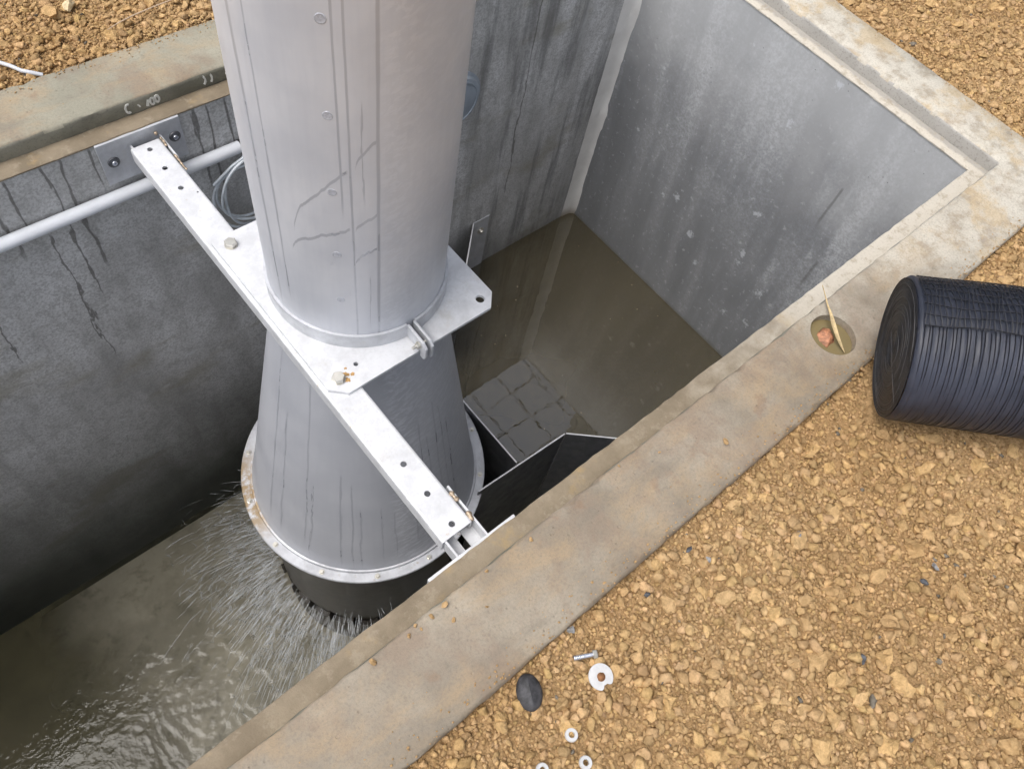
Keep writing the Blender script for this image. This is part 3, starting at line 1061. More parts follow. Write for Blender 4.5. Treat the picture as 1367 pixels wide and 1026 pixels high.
# mortar joint in the far corner
b = MB()
zs = np.linspace(-1.76, -.056, 60)
v, f = [], []
r_ = np.random.default_rng(3)
for i, z in enumerate(zs):
    e1, e2 = r_.normal(0, .0010), abs(r_.normal(0, .0022)) + (.007 if (i // 5) % 4 == 1 else 0)
    v += [(2.567 + e1, PY1 - .0005, z), (2.585 + e1, PY1 - .004, z), (2.625, PY1 - .008, z), (PX1 - .004, PY1 - .020 - e2, z), (PX1 - .0005, PY1 - .027 - e2, z), (PX1 - .0005, PY1 - .0005, z)]
for i in range(len(zs) - 1):
    for q in range(6):
        w = (q + 1) % 6
        f.append((i * 6 + q, i * 6 + w, (i + 1) * 6 + w, (i + 1) * 6 + q))
f += [tuple(range(5, -1, -1)), tuple(range(len(v) - 6, len(v)))]
j_ = b.add(v, f).build('mortar_joint', M['mortar'], pit, smooth=True)
j_['label'] = 'pale ragged mortar joint down the corner'

# chalk writing on the damp step of the far curb: a C, a tick, a smudged 100 and two strokes
def chalk(strokes, w=.0028):
    b = MB()
    for st in strokes:
        P = [Vector((x, 0, z)) for x, z in st]
        vv, ff = [], []
        for i, p in enumerate(P):
            t = (P[min(i + 1, len(P) - 1)] - P[max(i - 1, 0)]).normalized()
            nn = Vector((-t.z, 0, t.x)) * w * (.8 + .4 * random.random())
            for s_ in (1, -1):
                vv.append((p.x + nn.x * s_, 1.8905, p.z + nn.z * s_))
                vv.append((p.x + nn.x * s_, 1.8945, p.z + nn.z * s_))
        for i in range(len(P) - 1):
            a_, c_ = i * 4, (i + 1) * 4
            ff += [(a_, a_ + 2, c_ + 2, c_), (a_, c_, c_ + 1, a_ + 1), (a_ + 2, a_ + 3, c_ + 3, c_ + 2)]
        b.add(vv, ff)
    o = b.build('chalk_mark', M['chalk'], pit)
    return o


def arc(cx, cz, rx, rz, a0, a1, n=12):
    return [(cx + rx * math.cos(math.radians(a0 + (a1 - a0) * i / n)), cz + rz * math.sin(math.radians(a0 + (a1 - a0) * i / n))) for i in range(n + 1)]


chalk([arc(.481, -.026, .008, .014, 60, 300)])['label'] = 'chalk letter C'
chalk([[(.508, -.022), (.513, -.030), (.514, -.034)]], .0022)
chalk([[(.535, -.040), (.541, -.019)], arc(.551, -.029, .006, .011, 0, 360), arc(.566, -.027, .006, .011, 0, 360)], .0032)['label'] = 'smudged chalk number 100'
chalk([arc(.708, -.024, .009, .014, 70, -70)])
chalk([arc(.732, -.024, .006, .014, 70, -70)])
chalk([arc(.786, -.027, .003, .003, 0, 300, 6)], .0025)

sv, sf = [], []
rs = np.random.default_rng(21)
shp = lumps(ICO1, 20, .22, 5)
for k in range(900):
    side_ = rs.integers(0, 10)
    off = min(.2, abs(rs.exponential(.016))) + .004
    if side_ < 6: p_ = (rs.uniform(-.1, 2.6), OY0 + off)
    elif side_ < 8: p_ = (rs.uniform(.1, 1.0), OY1 - off)
    else: p_ = (OX1 - off, rs.uniform(.1, 1.6))
    if (p_[0] - HC[0]) ** 2 + (p_[1] - HC[1]) ** 2 < .006: continue
    q_ = rs.uniform(.0010, .0034) * (1 if off < .05 else .7)
    w = shp[rs.integers(0, 20)] * q_ + np.array([p_[0], p_[1], .0005 + q_ * .35])
    sf += (ICO1[1] + len(sv)).tolist()
    sv += w.tolist()
sm = bpy.data.meshes.new('spilled_soil')
sm.from_pydata(sv, [], sf)
at = sm.attributes.new('tint', 'FLOAT_COLOR', 'POINT')
at.data.foreach_set('color', np.full(len(sv) * 4, .92, np.float32))
o = obj('spilled_soil', sm, M['soil']); tag(o, kind='stuff'); o.parent = ground

# ------------------------------------------------------------------ water
FUN = [(1.88, PY0), (1.455, .693), (1.197, .713), (1.197, 1.43), (1.455, 1.447), (1.862, PY1)]
b = MB().prism([(PX1 - .0005, PY0 + .0005), (PX1 - .0005, PY1 - .0005), (1.862, PY1 - .0005), (1.455, 1.447), (1.2, 1.43), (1.2, .713), (1.455, .693), (1.88, PY0 + .0005)], FL + .01, -1.68)
o = b.build('water', M['water_up']); tag(o, kind='structure'); o['label'] = 'still murky brown water held behind the baffle'
# shallow tail water with rings running out from the turbine
TC = (.703, 1.095)
WX, WY = np.meshgrid(np.linspace(PX0 + .0005, 1.92, 640), np.linspace(PY0 + .0005, PY1 - .0005, 240))
rr = np.hypot(WX - TC[0], WY - TC[1])
ph = rr + (fbm(WX * 3.0, WY * 3.0, 3, 31) - .5) * .5
amp = np.clip((1.75 - rr) / .9, .08, 1) * .42
WZ = -2.55 + amp * (np.sin(ph * 2 * PI / .075) * .0013 * (.3 + 1.4 * fbm(WX * 5, WY * 5, 2, 37)) + (fbm(WX * 13, WY * 13, 2, 41) - .5) * .010 + (fbm(WX * 34, WY * 34, 2, 43) - .5) * .009)
nxw, nyw = WX.shape[1], WX.shape[0]
ii, jj = np.meshgrid(np.arange(nxw - 1), np.arange(nyw - 1))
a = (jj * nxw + ii).ravel()
wm = bpy.data.meshes.new('water')
wm.from_pydata(np.stack([WX.ravel(), WY.ravel(), WZ.ravel()], 1).tolist(), [], np.stack([a, a + 1, a + nxw + 1, a + nxw], 1).tolist())
for p_ in wm.polygons: p_.use_smooth = True
o = tag(obj('water', wm, M['water_lo']), kind='structure'); o['label'] = 'shallow rippling olive water over the slab'

# ------------------------------------------------------------------ baffle
baf = empty('steel_baffle', (1.4, 1.07, FL))
tag(baf, 'dark folded steel baffle plates funnelling the murky water towards the cone', 'baffle')


def sheet(p, q, z0, z1, th=.006, name='plate'):
    d = (Vector(q) - Vector(p)).normalized()
    nn = Vector((-d.y, d.x)) * th / 2
    P, Q = Vector(p), Vector(q)
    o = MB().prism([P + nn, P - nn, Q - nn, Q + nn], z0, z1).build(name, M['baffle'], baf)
    o.data.materials.append(M['galv'])  # bright cut top edge; the darker faces carry shade in their colour
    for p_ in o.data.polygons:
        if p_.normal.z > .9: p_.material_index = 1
    return o


ZT = -1.30
sheet((1.880, PY0 + .003), (1.4575, .6915), FL + .002, ZT)
sheet((1.4525, .694), (.985, .712), FL + .002, ZT - .001)
sheet((1.195, .7165), (1.195, 1.4265), FL + .002, ZT - .002)
sheet((1.4525, 1.446), (.985, 1.431), FL + .002, ZT - .001)
sheet((1.862, PY1 - .005), (1.4575, 1.4485), FL + .002, ZT)
wp = MB().box((1.858, PY1 - .0075, -2.0), (1.965, PY1 - .0025, ZT)).build('wall_flange', M['galv_dull'], baf, bevel=.0008, seg=1)
for zz in (-1.385, -1.75):
    bb = MB().lathe([(0, .014), (.009, .014), (.011, .010), (.011, 0), (.020, 0), (.020, -.004), (0, -.004)], 12)
    o = obj('anchor_bolt', bb.mesh('anchor_bolt', smooth=True), M['bolt'])
    o.rotation_euler = (PI / 2, 0, 0)
    o.location = (1.915, PY1 - .0105, zz)
    place(o, baf)

# ------------------------------------------------------------------ steel standpipe (pipe, cone, flange, drum)
FACE = math.radians(-122.8)
sp = empty('steel_standpipe', (TC[0], TC[1], FL))
tag(sp, 'tall wet brushed steel pipe flaring into a cone above the spraying drum', 'pipe')
PR = .231
ZTOP = 1.32
b = MB().lathe([(PR - .004, -.16), (PR, -.16), (PR, -.10), (PR, .1), (PR, .4), (PR, .7), (PR, 1.0), (PR, ZTOP), (PR + .028, ZTOP), (PR + .028, ZTOP + .012), (.05, ZTOP + .012), (0, ZTOP + .012)], 128)
pipe = obj('pipe', b.mesh('pipe', smooth=True), M['pipe']); pipe.location = (TC[0], TC[1], 0); pipe.rotation_euler = (0, 0, FACE); place(pipe, sp)
ZF = -1.345
b = MB().lathe([(PR + .001, -.12), (PR + .003, -.165), (PR + .008, -.19), (.262, -.31), (.436, ZF + .05), (.445, ZF + .02), (.445, ZF - .02), (.40, ZF - .03)], 128)
cone = obj('cone', b.mesh('cone', smooth=True, angle=35), M['cone']); cone.location = (TC[0], TC[1], 0); cone.rotation_euler = (0, 0, FACE); place(cone, sp)
# weld spots in a row on the pipe
for (wx, wz) in ((.531, .859), (.531, .679), (.528, .50), (.529, .317), (.530, .158)):
    dx, dy, dz = wx - 0, .9 - 0, wz - 1.6
    # carry the measured sight line on to the pipe skin
    A_, B_, C_ = dx * dx + dy * dy, -2 * (dx * TC[0] + dy * TC[1]), TC[0] ** 2 + TC[1] ** 2 - (PR + .0) ** 2
    tt = (-B_ - math.sqrt(B_ * B_ - 4 * A_ * C_)) / (2 * A_)
    P = Vector((dx * tt, dy * tt, 1.6 + dz * tt))
    b = MB().lathe([(0, .0003), (.005, .0002), (.0070, .0003), (.0082, .0006), (.0094, .0003), (.010, -.002)], 20)
    o = obj('weld_spot', b.mesh('weld_spot', smooth=True, angle=80), M['weld_spot'])
    nrm = Vector((P.x - TC[0], P.y - TC[1], 0)).normalized()
    o.matrix_world = Matrix.Translation(P) @ nrm.to_track_quat('Z', 'Y').to_matrix().to_4x4()
    o.parent = pipe
    o.matrix_parent_inverse = (Matrix.Translation(Vector((TC[0], TC[1], 0))) @ Matrix.Rotation(FACE, 4, 'Z')).inverted()
# flange
b = MB().lathe([(.4455, ZF + .018), (.452, ZF + .017), (.455, ZF + .004), (.487, ZF + .004), (.490, ZF + .001), (.490, ZF - .010), (.487, ZF - .013), (.4455, ZF - .013)], 128, closed=True)
fl = obj('flange', b.mesh('flange', smooth=True, angle=30), M['flange']); fl.location = (TC[0], TC[1], 0); place(fl, sp)


def hexbolt(af, h, wr, shank=.02):
    b = MB()
    R_ = af / math.sqrt(3)
    b.lathe([(wr, 0), (wr, .0022), (R_ * .9, .0022)], 24)
    n0_ = len(b.v)
    hexp = [(R_ * math.cos(i * PI / 3), R_ * math.sin(i * PI / 3)) for i in range(6)]
    top = [(p[0] * .86, p[1] * .86) for p in hexp]
    v = [(p[0], p[1], .0023) for p in hexp] + [(p[0], p[1], h * .86) for p in hexp] + [(p[0], p[1], h) for p in top]
    f = [tuple(range(5, -1, -1)), tuple(range(12, 18))]
    for i in range(6):
        j = (i + 1) % 6
        f += [(i, j, 6 + j, 6 + i), (6 + i, 6 + j, 12 + j, 12 + i)]
    b.add(v, f)
    return b.mesh('bolt', bevel=0)


fb = hexbolt(.013, .009, .0105)
fb.materials.append(M['bolt'])
for k in range(14):
    a_ = math.radians(k * 360 / 14 + 9)
    o = bpy.data.objects.new('flange_bolt', fb); COL.objects.link(o)
    o.location = (.471 * math.cos(a_), .471 * math.sin(a_), ZF + .0045)
    o.rotation_euler = (0, 0, k * .7)
    o.parent = fl
# drum under the flange, then the wet cage the jets leave through
b = MB().lathe([(.40, ZF - .0135), (.462, ZF - .0135), (.455, ZF - .07), (.44, ZF - .075), (.40, ZF - .075)], 96, closed=True)
o = obj('drum_band', b.mesh('drum_band', smooth=True, angle=30), M['drum_band']); o.location = (TC[0], TC[1], 0); place(o, sp)
b = MB().lathe([(.38, ZF - .0755), (.432, ZF - .0755), (.432, -2.16), (.425, -2.17), (.41, -2.18), (.41, -2.31), (.43, -2.32), (.43, FL + .002), (.38, FL + .002)], 96, closed=True)
drum = obj('drum', b.mesh('drum', smooth=True, angle=30), M['drum']); drum.location = (TC[0], TC[1], 0); place(drum, sp)
vb = MB().box((.4105, -.004, -2.308), (.446, .004, -2.182)).mesh('guide_vane', bevel=.001, seg=1)
vb.materials.append(M['drum'])
for k in range(24):
    o = bpy.data.objects.new('guide_vane', vb); COL.objects.link(o)
    o.rotation_euler = (0, 0, k * 2 * PI / 24)
    o.parent = drum

# jets of water
b = MB()
rj = random.Random(5)
for k in range(3200):
    a_ = math.radians(rj.uniform(120, 290))
    r0, z0 = .435, rj.uniform(-2.30, -2.18) if k % 3 else rj.uniform(-2.2, -1.9)
    vr = rj.uniform(.8, 2.0)
    vz = rj.uniform(-.6, .5)
    da = rj.gauss(.08, .16)
    tx, ty = math.cos(a_), math.sin(a_)
    t_end = (vz + math.sqrt(vz * vz + 2 * 9.8 * (z0 + 2.545))) / 9.8
    s0 = rj.uniform(0, .85) * t_end
    s1 = s0 + rj.uniform(.05, .24) * t_end
    s1 = min(s1, t_end)
    pth, rad = [], []
    rw = rj.uniform(.0005, .0013)
    vx, vy = tx * math.cos(da) - ty * math.sin(da), tx * math.sin(da) + ty * math.cos(da)
    wob = [rj.gauss(0, .0004) for q in range(7)]
    for q in range(7):
        t_ = s0 + (s1 - s0) * q / 6
        x_, y_ = TC[0] + tx * r0 + vx * vr * t_ + wob[q], TC[1] + ty * r0 + vy * vr * t_ + wob[-q]
        pth.append((x_, y_, z0 + vz * t_ - 4.9 * t_ * t_))
        rad.append(rw * math.sin(PI * (q + .6) / 7.2) * rj.uniform(.6, 1.3) + .0003)
    if any(not (PY0 + .004 < p[1] < PY1 - .004) or p[0] < PX0 + .01 for p in pth): continue
    b.tube(pth, rad, 4, cap=False)
    if rj.random() < .35:       # splash crown where it lands
        p = pth[-1]
        for q in range(3):
            an, l = rj.uniform(0, 6.28), rj.uniform(.012, .04)
            b.tube([(p[0], p[1], -2.548), (p[0] + math.cos(an) * l * .5, p[1] + math.sin(an) * l * .5, -2.548 + l), (p[0] + math.cos(an) * l, p[1] + math.sin(an) * l, -2.548 + l * 1.2)], [.0012, .001, .0004], 3, cap=False)
o = b.build('water_spray', M['spray'], smooth=True, angle=180)
tag(o, 'fine white water jets spraying out under the cone', 'spray', kind='stuff')

# ------------------------------------------------------------------ support beam
bm_root = empty('support_beam', (.4715, 1.07, -.15))
tag(bm_root, 'white galvanised steel channel beam spanning the pit beside the pipe', 'beam')
BX0, BX1, BZ, BH = .428, .5155, -.0865, .047
prof = [(BX0, BZ - BH), (BX0, BZ - .006), (BX0 + .0018, BZ - .0018), (BX0 + .006, BZ), (BX1 - .006, BZ), (BX1 - .0018, BZ - .0018), (BX1, BZ - .006), (BX1, BZ - BH),
        (BX1 - .005, BZ - BH), (BX1 - .005, BZ - .008), (BX1 - .009, BZ - .005), (BX0 + .009, BZ - .005), (BX0 + .005, BZ - .008), (BX0 + .005, BZ - BH)]
BY0, BY1 = .366, 1.812
b = MB()
k = len(prof)
v = [(p[0], y, p[1]) for y in (BY0, BY1) for p in prof]
f = [(i, (i + 1) % k, k + (i + 1) % k, k + i) for i in range(k)] + [tuple(range(k)), tuple(range(2 * k - 1, k - 1, -1))]
beam = b.add(v, f).build('channel', M['galv'], bm_root)
cut(beam, [cyl((.473, y), .0078, BZ - .02, BZ + .02, 20) for y in (1.785, 1.70, 1.612, .575, .482, .389)] + [cyl((.503, 1.575), .003, BZ - .02, BZ + .02, 10)])
# end brackets: a channel open upwards welded to a wall plate
for (y0, y1, yp0, yp1, lab) in ((.3155, .47, .3055, .3150, 'near'), (1.72, 1.8295, 1.8300, 1.8395, 'far')):
    ax0, ax1 = .4345, .5265
    az0, az1 = -.143, -.0905
    pr = [(ax0, az1), (ax0, az0 + .006), (ax0 + .006, az0), (ax1 - .006, az0), (ax1, az0 + .006), (ax1, az1), (ax1 - .0055, az1), (ax1 - .0055, az0 + .010), (ax1 - .010, az0 + .0055), (ax0 + .010, az0 + .0055), (ax0 + .0055, az0 + .010), (ax0 + .0055, az1)]
    k = len(pr)
    v = [(p[0], y, p[1]) for y in (y0, y1) for p in pr]
    f = [(i, (i + 1) % k, k + (i + 1) % k, k + i) for i in range(k)] + [tuple(range(k)), tuple(range(2 * k - 1, k - 1, -1))]
    br = MB().add(v, f).build('bracket', M['galv'], bm_root)
    if lab == 'near':
        sl = []
        for i in range(13): sl.append((.482 + .0088 * math.cos(PI + PI * i / 12), .3275 + .0088 * math.sin(PI + PI * i / 12)))
        for i in range(13): sl.append((.482 + .0088 * math.cos(PI * i / 12), .44 + .0088 * math.sin(PI * i / 12)))
        cut(br, [MB().prism(sl, az0 - .01, az0 + .02)])
    pl = MB().box((.345, yp0, -.200), (.592, yp1, -.0545)).build('wall_plate', M['galv_dull'] if lab == 'far' else M['galv'], bm_root, bevel=.001, seg=1)
    if lab == 'far':
        cut(pl, [])
    for (xx, zz) in ((.378, -.124), (.565, -.117)):
        # countersunk anchor: dark dish with a bright socket screw
        sgn = -1 if lab == 'far' else 1
        yy = yp0 if lab == 'far' else yp1
        dish = MB().lathe([(0, .0012), (.012, .0012), (.0135, .0030), (.0165, .0030), (.0175, .0005), (.0175, -.001), (0, -.001)], 24)
        o = obj('screw_recess', dish.mesh('screw_recess', smooth=True, angle=30), M['baffle'])
        o.rotation_euler = (PI / 2 * (-sgn), 0, 0) if sgn > 0 else (PI / 2, 0, 0)
        o.location = (xx, yy + sgn * .001, zz)
        place(o, bm_root)
        hd = MB().lathe([(0, .0035), (.0032, .0035), (.0036, .0075), (.0070, .0075), (.0078, .0060), (.0078, .0012)], 16)
        s_ = obj('screw', hd.mesh('screw', smooth=True, angle=30), M['zinc'])
        s_.parent = o


def weld(path, r0, seed):
    r = random.Random(seed)
    P = []
    for i in range(len(path) - 1):
        A_, B_ = Vector(path[i]), Vector(path[i + 1])
        nn = max(2, int((B_ - A_).length / .004))
        P += [A_.lerp(B_, q / nn) for q in range(nn)]
    P.append(Vector(path[-1]))
    P = [p + Vector((r.gauss(0, .0008), 0, r.gauss(0, .0008))) for p in P]
    return MB().tube(P, [r0 * r.uniform(.65, 1.25) * (.5 if i in (0, len(P) - 1) else 1) for i in range(len(P))], 7).build('weld_bead', M['weld'], bm_root, smooth=True, angle=80)


weld([(.5195, .455, -.088), (.5195, .425, -.0885)], .0058, 1)
weld([(.5195, .392, -.088), (.5195, .366, -.090)], .0062, 2)
weld([(.5195, 1.815, -.088), (.5195, 1.775, -.088)], .0035, 3)
weld([(.5195, 1.735, -.088), (.5195, 1.665, -.088)], .0035, 4)
weld([(.512, 1.822, -.0815), (.514, 1.826, -.072)], .0065, 5)

# ------------------------------------------------------------------ mounting plate with clamp collar
mp = empty('mounting_plate', (.703, 1.095, -.086))
tag(mp, 'white galvanised square plate clamped round the pipe, bolted to the beam', 'plate')
x0, x1, y0, y1, ch = .4395, .9655, .803, 1.395, .036
PZ0, PZ1 = -.0860, -.0765
pts = [(x0 + ch, y0), (x1 - ch, y0), (x1, y0 + ch * 1.1), (x1, y1 - ch), (x1 - ch, y1), (x0 + ch * .2, y1), (x0, y1 - ch * .2), (x0, y0 + ch)]
plate = MB().prism(pts, PZ0, PZ1).build('plate', M['galv_plate'], mp)
cut(plate, [cyl(TC, .2335, -.12, 0, 96), cyl((.923, .842), .0125, -.12, 0, 24), cyl((.923, 1.348), .0125, -.12, 0, 24), cyl((.536, .862), .0062, -.12, 0, 16)])
hb = hexbolt(.029, .0145, .0175); hb.materials.append(M['bolt'])
for i, (xx, yy) in enumerate(((.479, 1.356), (.477, .850))):
    o = bpy.data.objects.new('bolt', hb); COL.objects.link(o)
    o.location = (xx, yy, PZ1); o.rotation_euler = (0, 0, .3 + i * .35)
    place(o, mp)
# rust bleeding from the near bolt: thin irregular crust
r_ = random.Random(4)
for (cx_, cy_, s_) in ((.497, .852, .010), (.493, .836, .008), (.512, .842, .006), (.508, .866, .004)):
    P = []
    for i in range(18):
        q = s_ * (.55 + .75 * r_.random())
        P.append((cx_ + q * math.cos(i * PI / 9), cy_ + q * .9 * math.sin(i * PI / 9)))
    o = MB().prism(P, PZ1 + .0001, PZ1 + .0006).build('rust_stain', M['rust'], mp)
# clamp: two bands with bent ears meeting on the near side
EAR = math.radians(-90)
BZ0, BZ1 = PZ1 + .0005, -.0265
RI, RO = PR + .0005, PR + .0078
gap = .006
for s_ in (-1, 1):
    b = MB()
    g_ = math.asin((gap + .006) / RO)
    a0_, a1_ = (EAR + g_, EAR + PI - .015) if s_ > 0 else (EAR - PI + .015, EAR - g_)
    n = 72
    path = []
    for i in range(n + 1):
        a_ = a0_ + (a1_ - a0_) * i / n
        path.append((math.cos(a_), math.sin(a_)))
    inner = [(TC[0] + RI * c_, TC[1] + RI * q_) for c_, q_ in path]
    outer = [(TC[0] + RO * c_, TC[1] + RO * q_) for c_, q_ in path]
    poly = inner + outer[::-1]
    b.prism(poly, BZ0, BZ1)
    band = b.build('clamp_band', M['clamp'], mp, smooth=True, angle=25)
    # ear
    xa = TC[0] + s_ * gap
    ye = .778
    yb = TC[1] - math.sqrt(RI ** 2 - gap ** 2)
    zt, zb = BZ1 - .0005, (-.105 if s_ > 0 else -.096)
    e = [(yb - .004, zt), (ye + .014, zt - .004), (ye, zt - .018), (ye, zb + .012), (ye + .008, zb), (.7995, zb), (.7995, BZ0 + .002), (yb - .004, BZ0 + .002)]
    xo = xa + s_ * .0075
    k = len(e)
    v = [(xa, p[0], p[1]) for p in e] + [(xo, p[0], p[1]) for p in e]
    f = [tuple(range(k)), tuple(range(2 * k - 1, k - 1, -1))] + [(i, (i + 1) % k, k + (i + 1) % k, k + i) for i in range(k)]
    MB().add(v, f).build('clamp_ear', M['clamp'], mp, bevel=.0012, seg=2)
b = MB().tube([(TC[0] - .034, .806, -.052), (TC[0] + .018, .806, -.052)], .0045, 12)
o = b.build('clamp_bolt', M['bolt'], mp, smooth=True)
nb = hexbolt(.0145, .010, .0105)
nb.materials.append(M['bolt'])
nt = bpy.data.objects.new('nut', nb); COL.objects.link(nt)
nt.matrix_world = Matrix.Translation((TC[0] - gap - .0076, .806, -.052)) @ Matrix.Rotation(-PI / 2, 4, 'Y')
place(nt, mp)

# ------------------------------------------------------------------ things on the far wall
con = empty('white_conduit', (0, 1.812, -.232))
tag(con, 'white plastic conduit pipe running along the far wall', 'pipe')
MB().tube([(x, 1.8125, -.232) for x in (-2.2, -1, 0, .4, .748)], .0195, 24).build('tube', M['pvc'], con, smooth=True)
MB().tube([(.746, 1.8125, -.232), (.765, 1.8125, -.232)], .0212, 24).build('end_seal', M['gasket'], con, smooth=True)
for xx in (-1.3, -.32):
    b = MB().lathe([(.0198, -.012), (.0225, -.012), (.0225, .012), (.0198, .012)], 24, closed=True)
    o = obj('clip', b.mesh('clip', smooth=True, angle=30), M['pvc']); o.rotation_euler = (0, PI / 2, 0); o.location = (xx, 1.8125, -.232); place(o, con)

coil = empty('cable_coil', (.72, 1.80, -.42))
tag(coil, 'coil of grey cable hanging from the white conduit end', 'cable')
rc = random.Random(8)
for q, (cx_, cz_, rx, rz, a0_, a1_, yy) in enumerate(((.735, -.405, .105, .125, 60, 420, 1.806), (.728, -.425, .115, .135, 75, 440, 1.796), (.745, -.415, .098, .140, 50, 430, 1.787), (.752, -.392, .118, .135, 100, 470, 1.778))):
    P = []
    for i in range(41):
        t_ = math.radians(a0_ + (a1_ - a0_) * i / 40)
        P.append((cx_ + rx * math.cos(t_) * (1 + .03 * math.sin(3 * t_ + q)), yy + .006 * math.sin(2 * t_ + q * 2), cz_ + rz * math.sin(t_)))
    MB().tube(P, .0046, 8).build('cable_loop', M['cable'], coil, smooth=True)
MB().tube([(.775, 1.8125, -.236), (.74, 1.79, -.258), (.70, 1.79, -.272), (.66, 1.793, -.30), (.628, 1.797, -.325)], .0046, 8).build('cable_tail', M['cable'], coil, smooth=True)
MB().tube([(.77, 1.8125, -.228), (.80, 1.80, -.26), (.80, 1.79, -.34), (.83, 1.79, -.44), (.86, 1.79, -.50)], .0046, 8).build('cable_tail', M['cable'], coil, smooth=True)

plug = empty('pipe_plug', (1.655, 1.84, -.46))
tag(plug, 'blue grey round plastic pipe plug on the far wall behind the steel pipe', 'pipe plug')
b = MB().lathe([(0, .030), (.085, .029), (.108, .024), (.114, .014), (.114, .010), (.126, .008), (.126, .0005), (0, .0005)], 48)
o = obj('cap', b.mesh('cap', smooth=True, angle=35), M['blue']); o.rotation_euler = (PI / 2, 0, 0); o.location = (1.655, 1.84, -.46); place(o, plug)
b = MB().lathe([(.090, .028), (.092, .031), (.097, .030), (.097, .024)], 48)
o = obj('rib', b.mesh('rib', smooth=True, angle=35), M['blue']); o.rotation_euler = (PI / 2, 0, 0); o.location = (1.655, 1.84, -.46); place(o, plug)

# ------------------------------------------------------------------ roll of black film
rl = empty('film_roll', tuple(ROLL['c']))
rl.rotation_euler = (0, 0, 0)
tag(rl, 'roll of black plastic sheeting wrapped in netting, lying across the rim edge', 'roll')
ax = Vector((math.cos(ROLL['th']) * math.cos(ROLL['ti']), math.sin(ROLL['th']) * math.cos(ROLL['ti']), math.sin(ROLL['ti'])))
side = Vector((-math.sin(ROLL['th']), math.cos(ROLL['th']), 0))
up = ax.cross(side)
RM = Matrix((ax, side, up)).transposed().to_4x4()      # local X along the roll
RR = ROLL['r']
rg = np.random.default_rng(12)
nL, nA = 170, 96
v, f = [], []
radv = RR - .0035 + rg.random(nL) * .0009
for i in range(nL):
    x_ = ROLL['L'] * i / (nL - 1)
    if i == 0: radv[i] = RR - .010
    for k in range(nA):
        a_ = 2 * PI * k / nA
        lobe = .0022 * math.sin(2 * a_ + 1) + .0016 * math.sin(3 * a_ + x_ * 3) - .0008 * (1 if (i % 3) == 0 else 0)
        q = radv[i] + lobe + .0006 * math.sin(7 * a_ + i * 1.3)
        v.append((x_ + .0012 * math.sin(2 * a_ + i), q * math.cos(a_), q * math.sin(a_)))
for i in range(nL - 1):
    for k in range(nA):
        k2 = (k + 1) % nA
        f.append((i * nA + k, i * nA + k2, (i + 1) * nA + k2, (i + 1) * nA + k))
f.append(tuple((nL - 1) * nA + k for k in range(nA)))
me = MB().add(v, f).mesh('wrapped_film', smooth=True, angle=180)
o = obj('wrapped_film', me, M['roll'], rl); o.matrix_local = RM
# end face: wound layers as a stepped disc
b = MB()
prof = []
N = 26
for i in range(N + 1):
    q = (RR - .009) * (1 - i / N)
    prof.append((max(q, .0), .002 + rg.random() * .0012))
    prof.append((max(q - .0022, 0), .0006 + rg.random() * .0012))
nA2 = 72
v, f = [], []
for (q, h) in prof:
    for k in range(nA2):
        a_ = 2 * PI * k / nA2
        qq = q * (1 + .02 * math.sin(2 * a_ + q * 40) + .015 * math.sin(3 * a_ + q * 90) * (q < RR - .03))
        v.append((-h, qq * math.cos(a_), qq * math.sin(a_)))
for i in range(len(prof) - 1):
    for k in range(nA2):
        k2 = (k + 1) % nA2
        f.append((i * nA2 + k, i * nA2 + k2, (i + 1) * nA2 + k2, (i + 1) * nA2 + k))
o = obj('wound_end', MB().add(v, f).mesh('wound_end'), M['film_edge'], rl); o.matrix_local = RM
# a few paler layer edges standing out on the end
b = MB()
for (q, a0_, a1_) in ((.070, .3, 2.6), (.088, .2, 3.2), (.103, -.4, 2.2), (.120, .1, 2.9), (.060, 3.0, 5.0), (.135, 2.8, 4.6), (.148, 3.3, 5.3), (.040, .5, 3.5), (.155, .6, 2.4)):
    P = [(-.0030, q * (1 + .04 * math.sin(2 * t_ + q * 50)) * math.cos(t_), q * (1 + .04 * math.sin(2 * t_ + q * 50)) * math.sin(t_)) for t_ in np.linspace(a0_, a1_, 26)]
    b.tube(P, .0007, 4)
o = obj('layer_edge', b.mesh('layer_edge', smooth=True), M['film_pale'], rl); o.matrix_local = RM; o['kind'] = 'stuff'
b = MB().tube([(-.0035, -.155, -.01), (-.0035, -.05, -.012), (-.0035, .06, -.008)], .0007, 4)
o = obj('loose_thread', b.mesh('loose_thread'), M['film_pale'], rl); o.matrix_local = RM
# netting over the top and rings of tape round the body
b = MB()
A0, A1 = math.radians(52), math.radians(108)
for i in range(92):
    x_ = .012 + i * .0100
    P = [(x_ + .003 * math.sin(a_ * 9 + i), (RR + .0028) * math.cos(a_), (RR + .0028) * math.sin(a_)) for a_ in np.linspace(A0, A1, 14)]
    b.tube(P, .0014, 4)
for k in range(8):
    a_ = A0 + (A1 - A0) * k / 7
    P = [(x_, (RR + .0022) * math.cos(a_ + .02 * math.sin(x_ * 30 + k)), (RR + .0028) * math.sin(a_ + .02 * math.sin(x_ * 30 + k))) for x_ in np.linspace(.008, .93, 46)]
    b.tube(P, .0015, 4)
o = obj('netting', b.mesh('netting', smooth=True), M['net'], rl); o.matrix_local = RM
b = MB()
for i in range(98):
    x_ = .012 + i * .0095 + .002 * math.sin(i * 2.3)
    P = [(x_ + .0010 * math.sin(a_ * 2 + i * .2) + .0006 * math.sin(a_ * 7 + i * 2), (RR - .0021) * math.cos(a_), (RR - .0021) * math.sin(a_)) for a_ in np.linspace(A1, A1 + PI * 1.1, 40)]
    b.tube(P, .0011, 3)
o = obj('wrap_ridge', b.mesh('wrap_ridge', smooth=True), M['net'], rl); o.matrix_local = RM; o['kind'] = 'stuff'
bpy.context.view_layer.update()

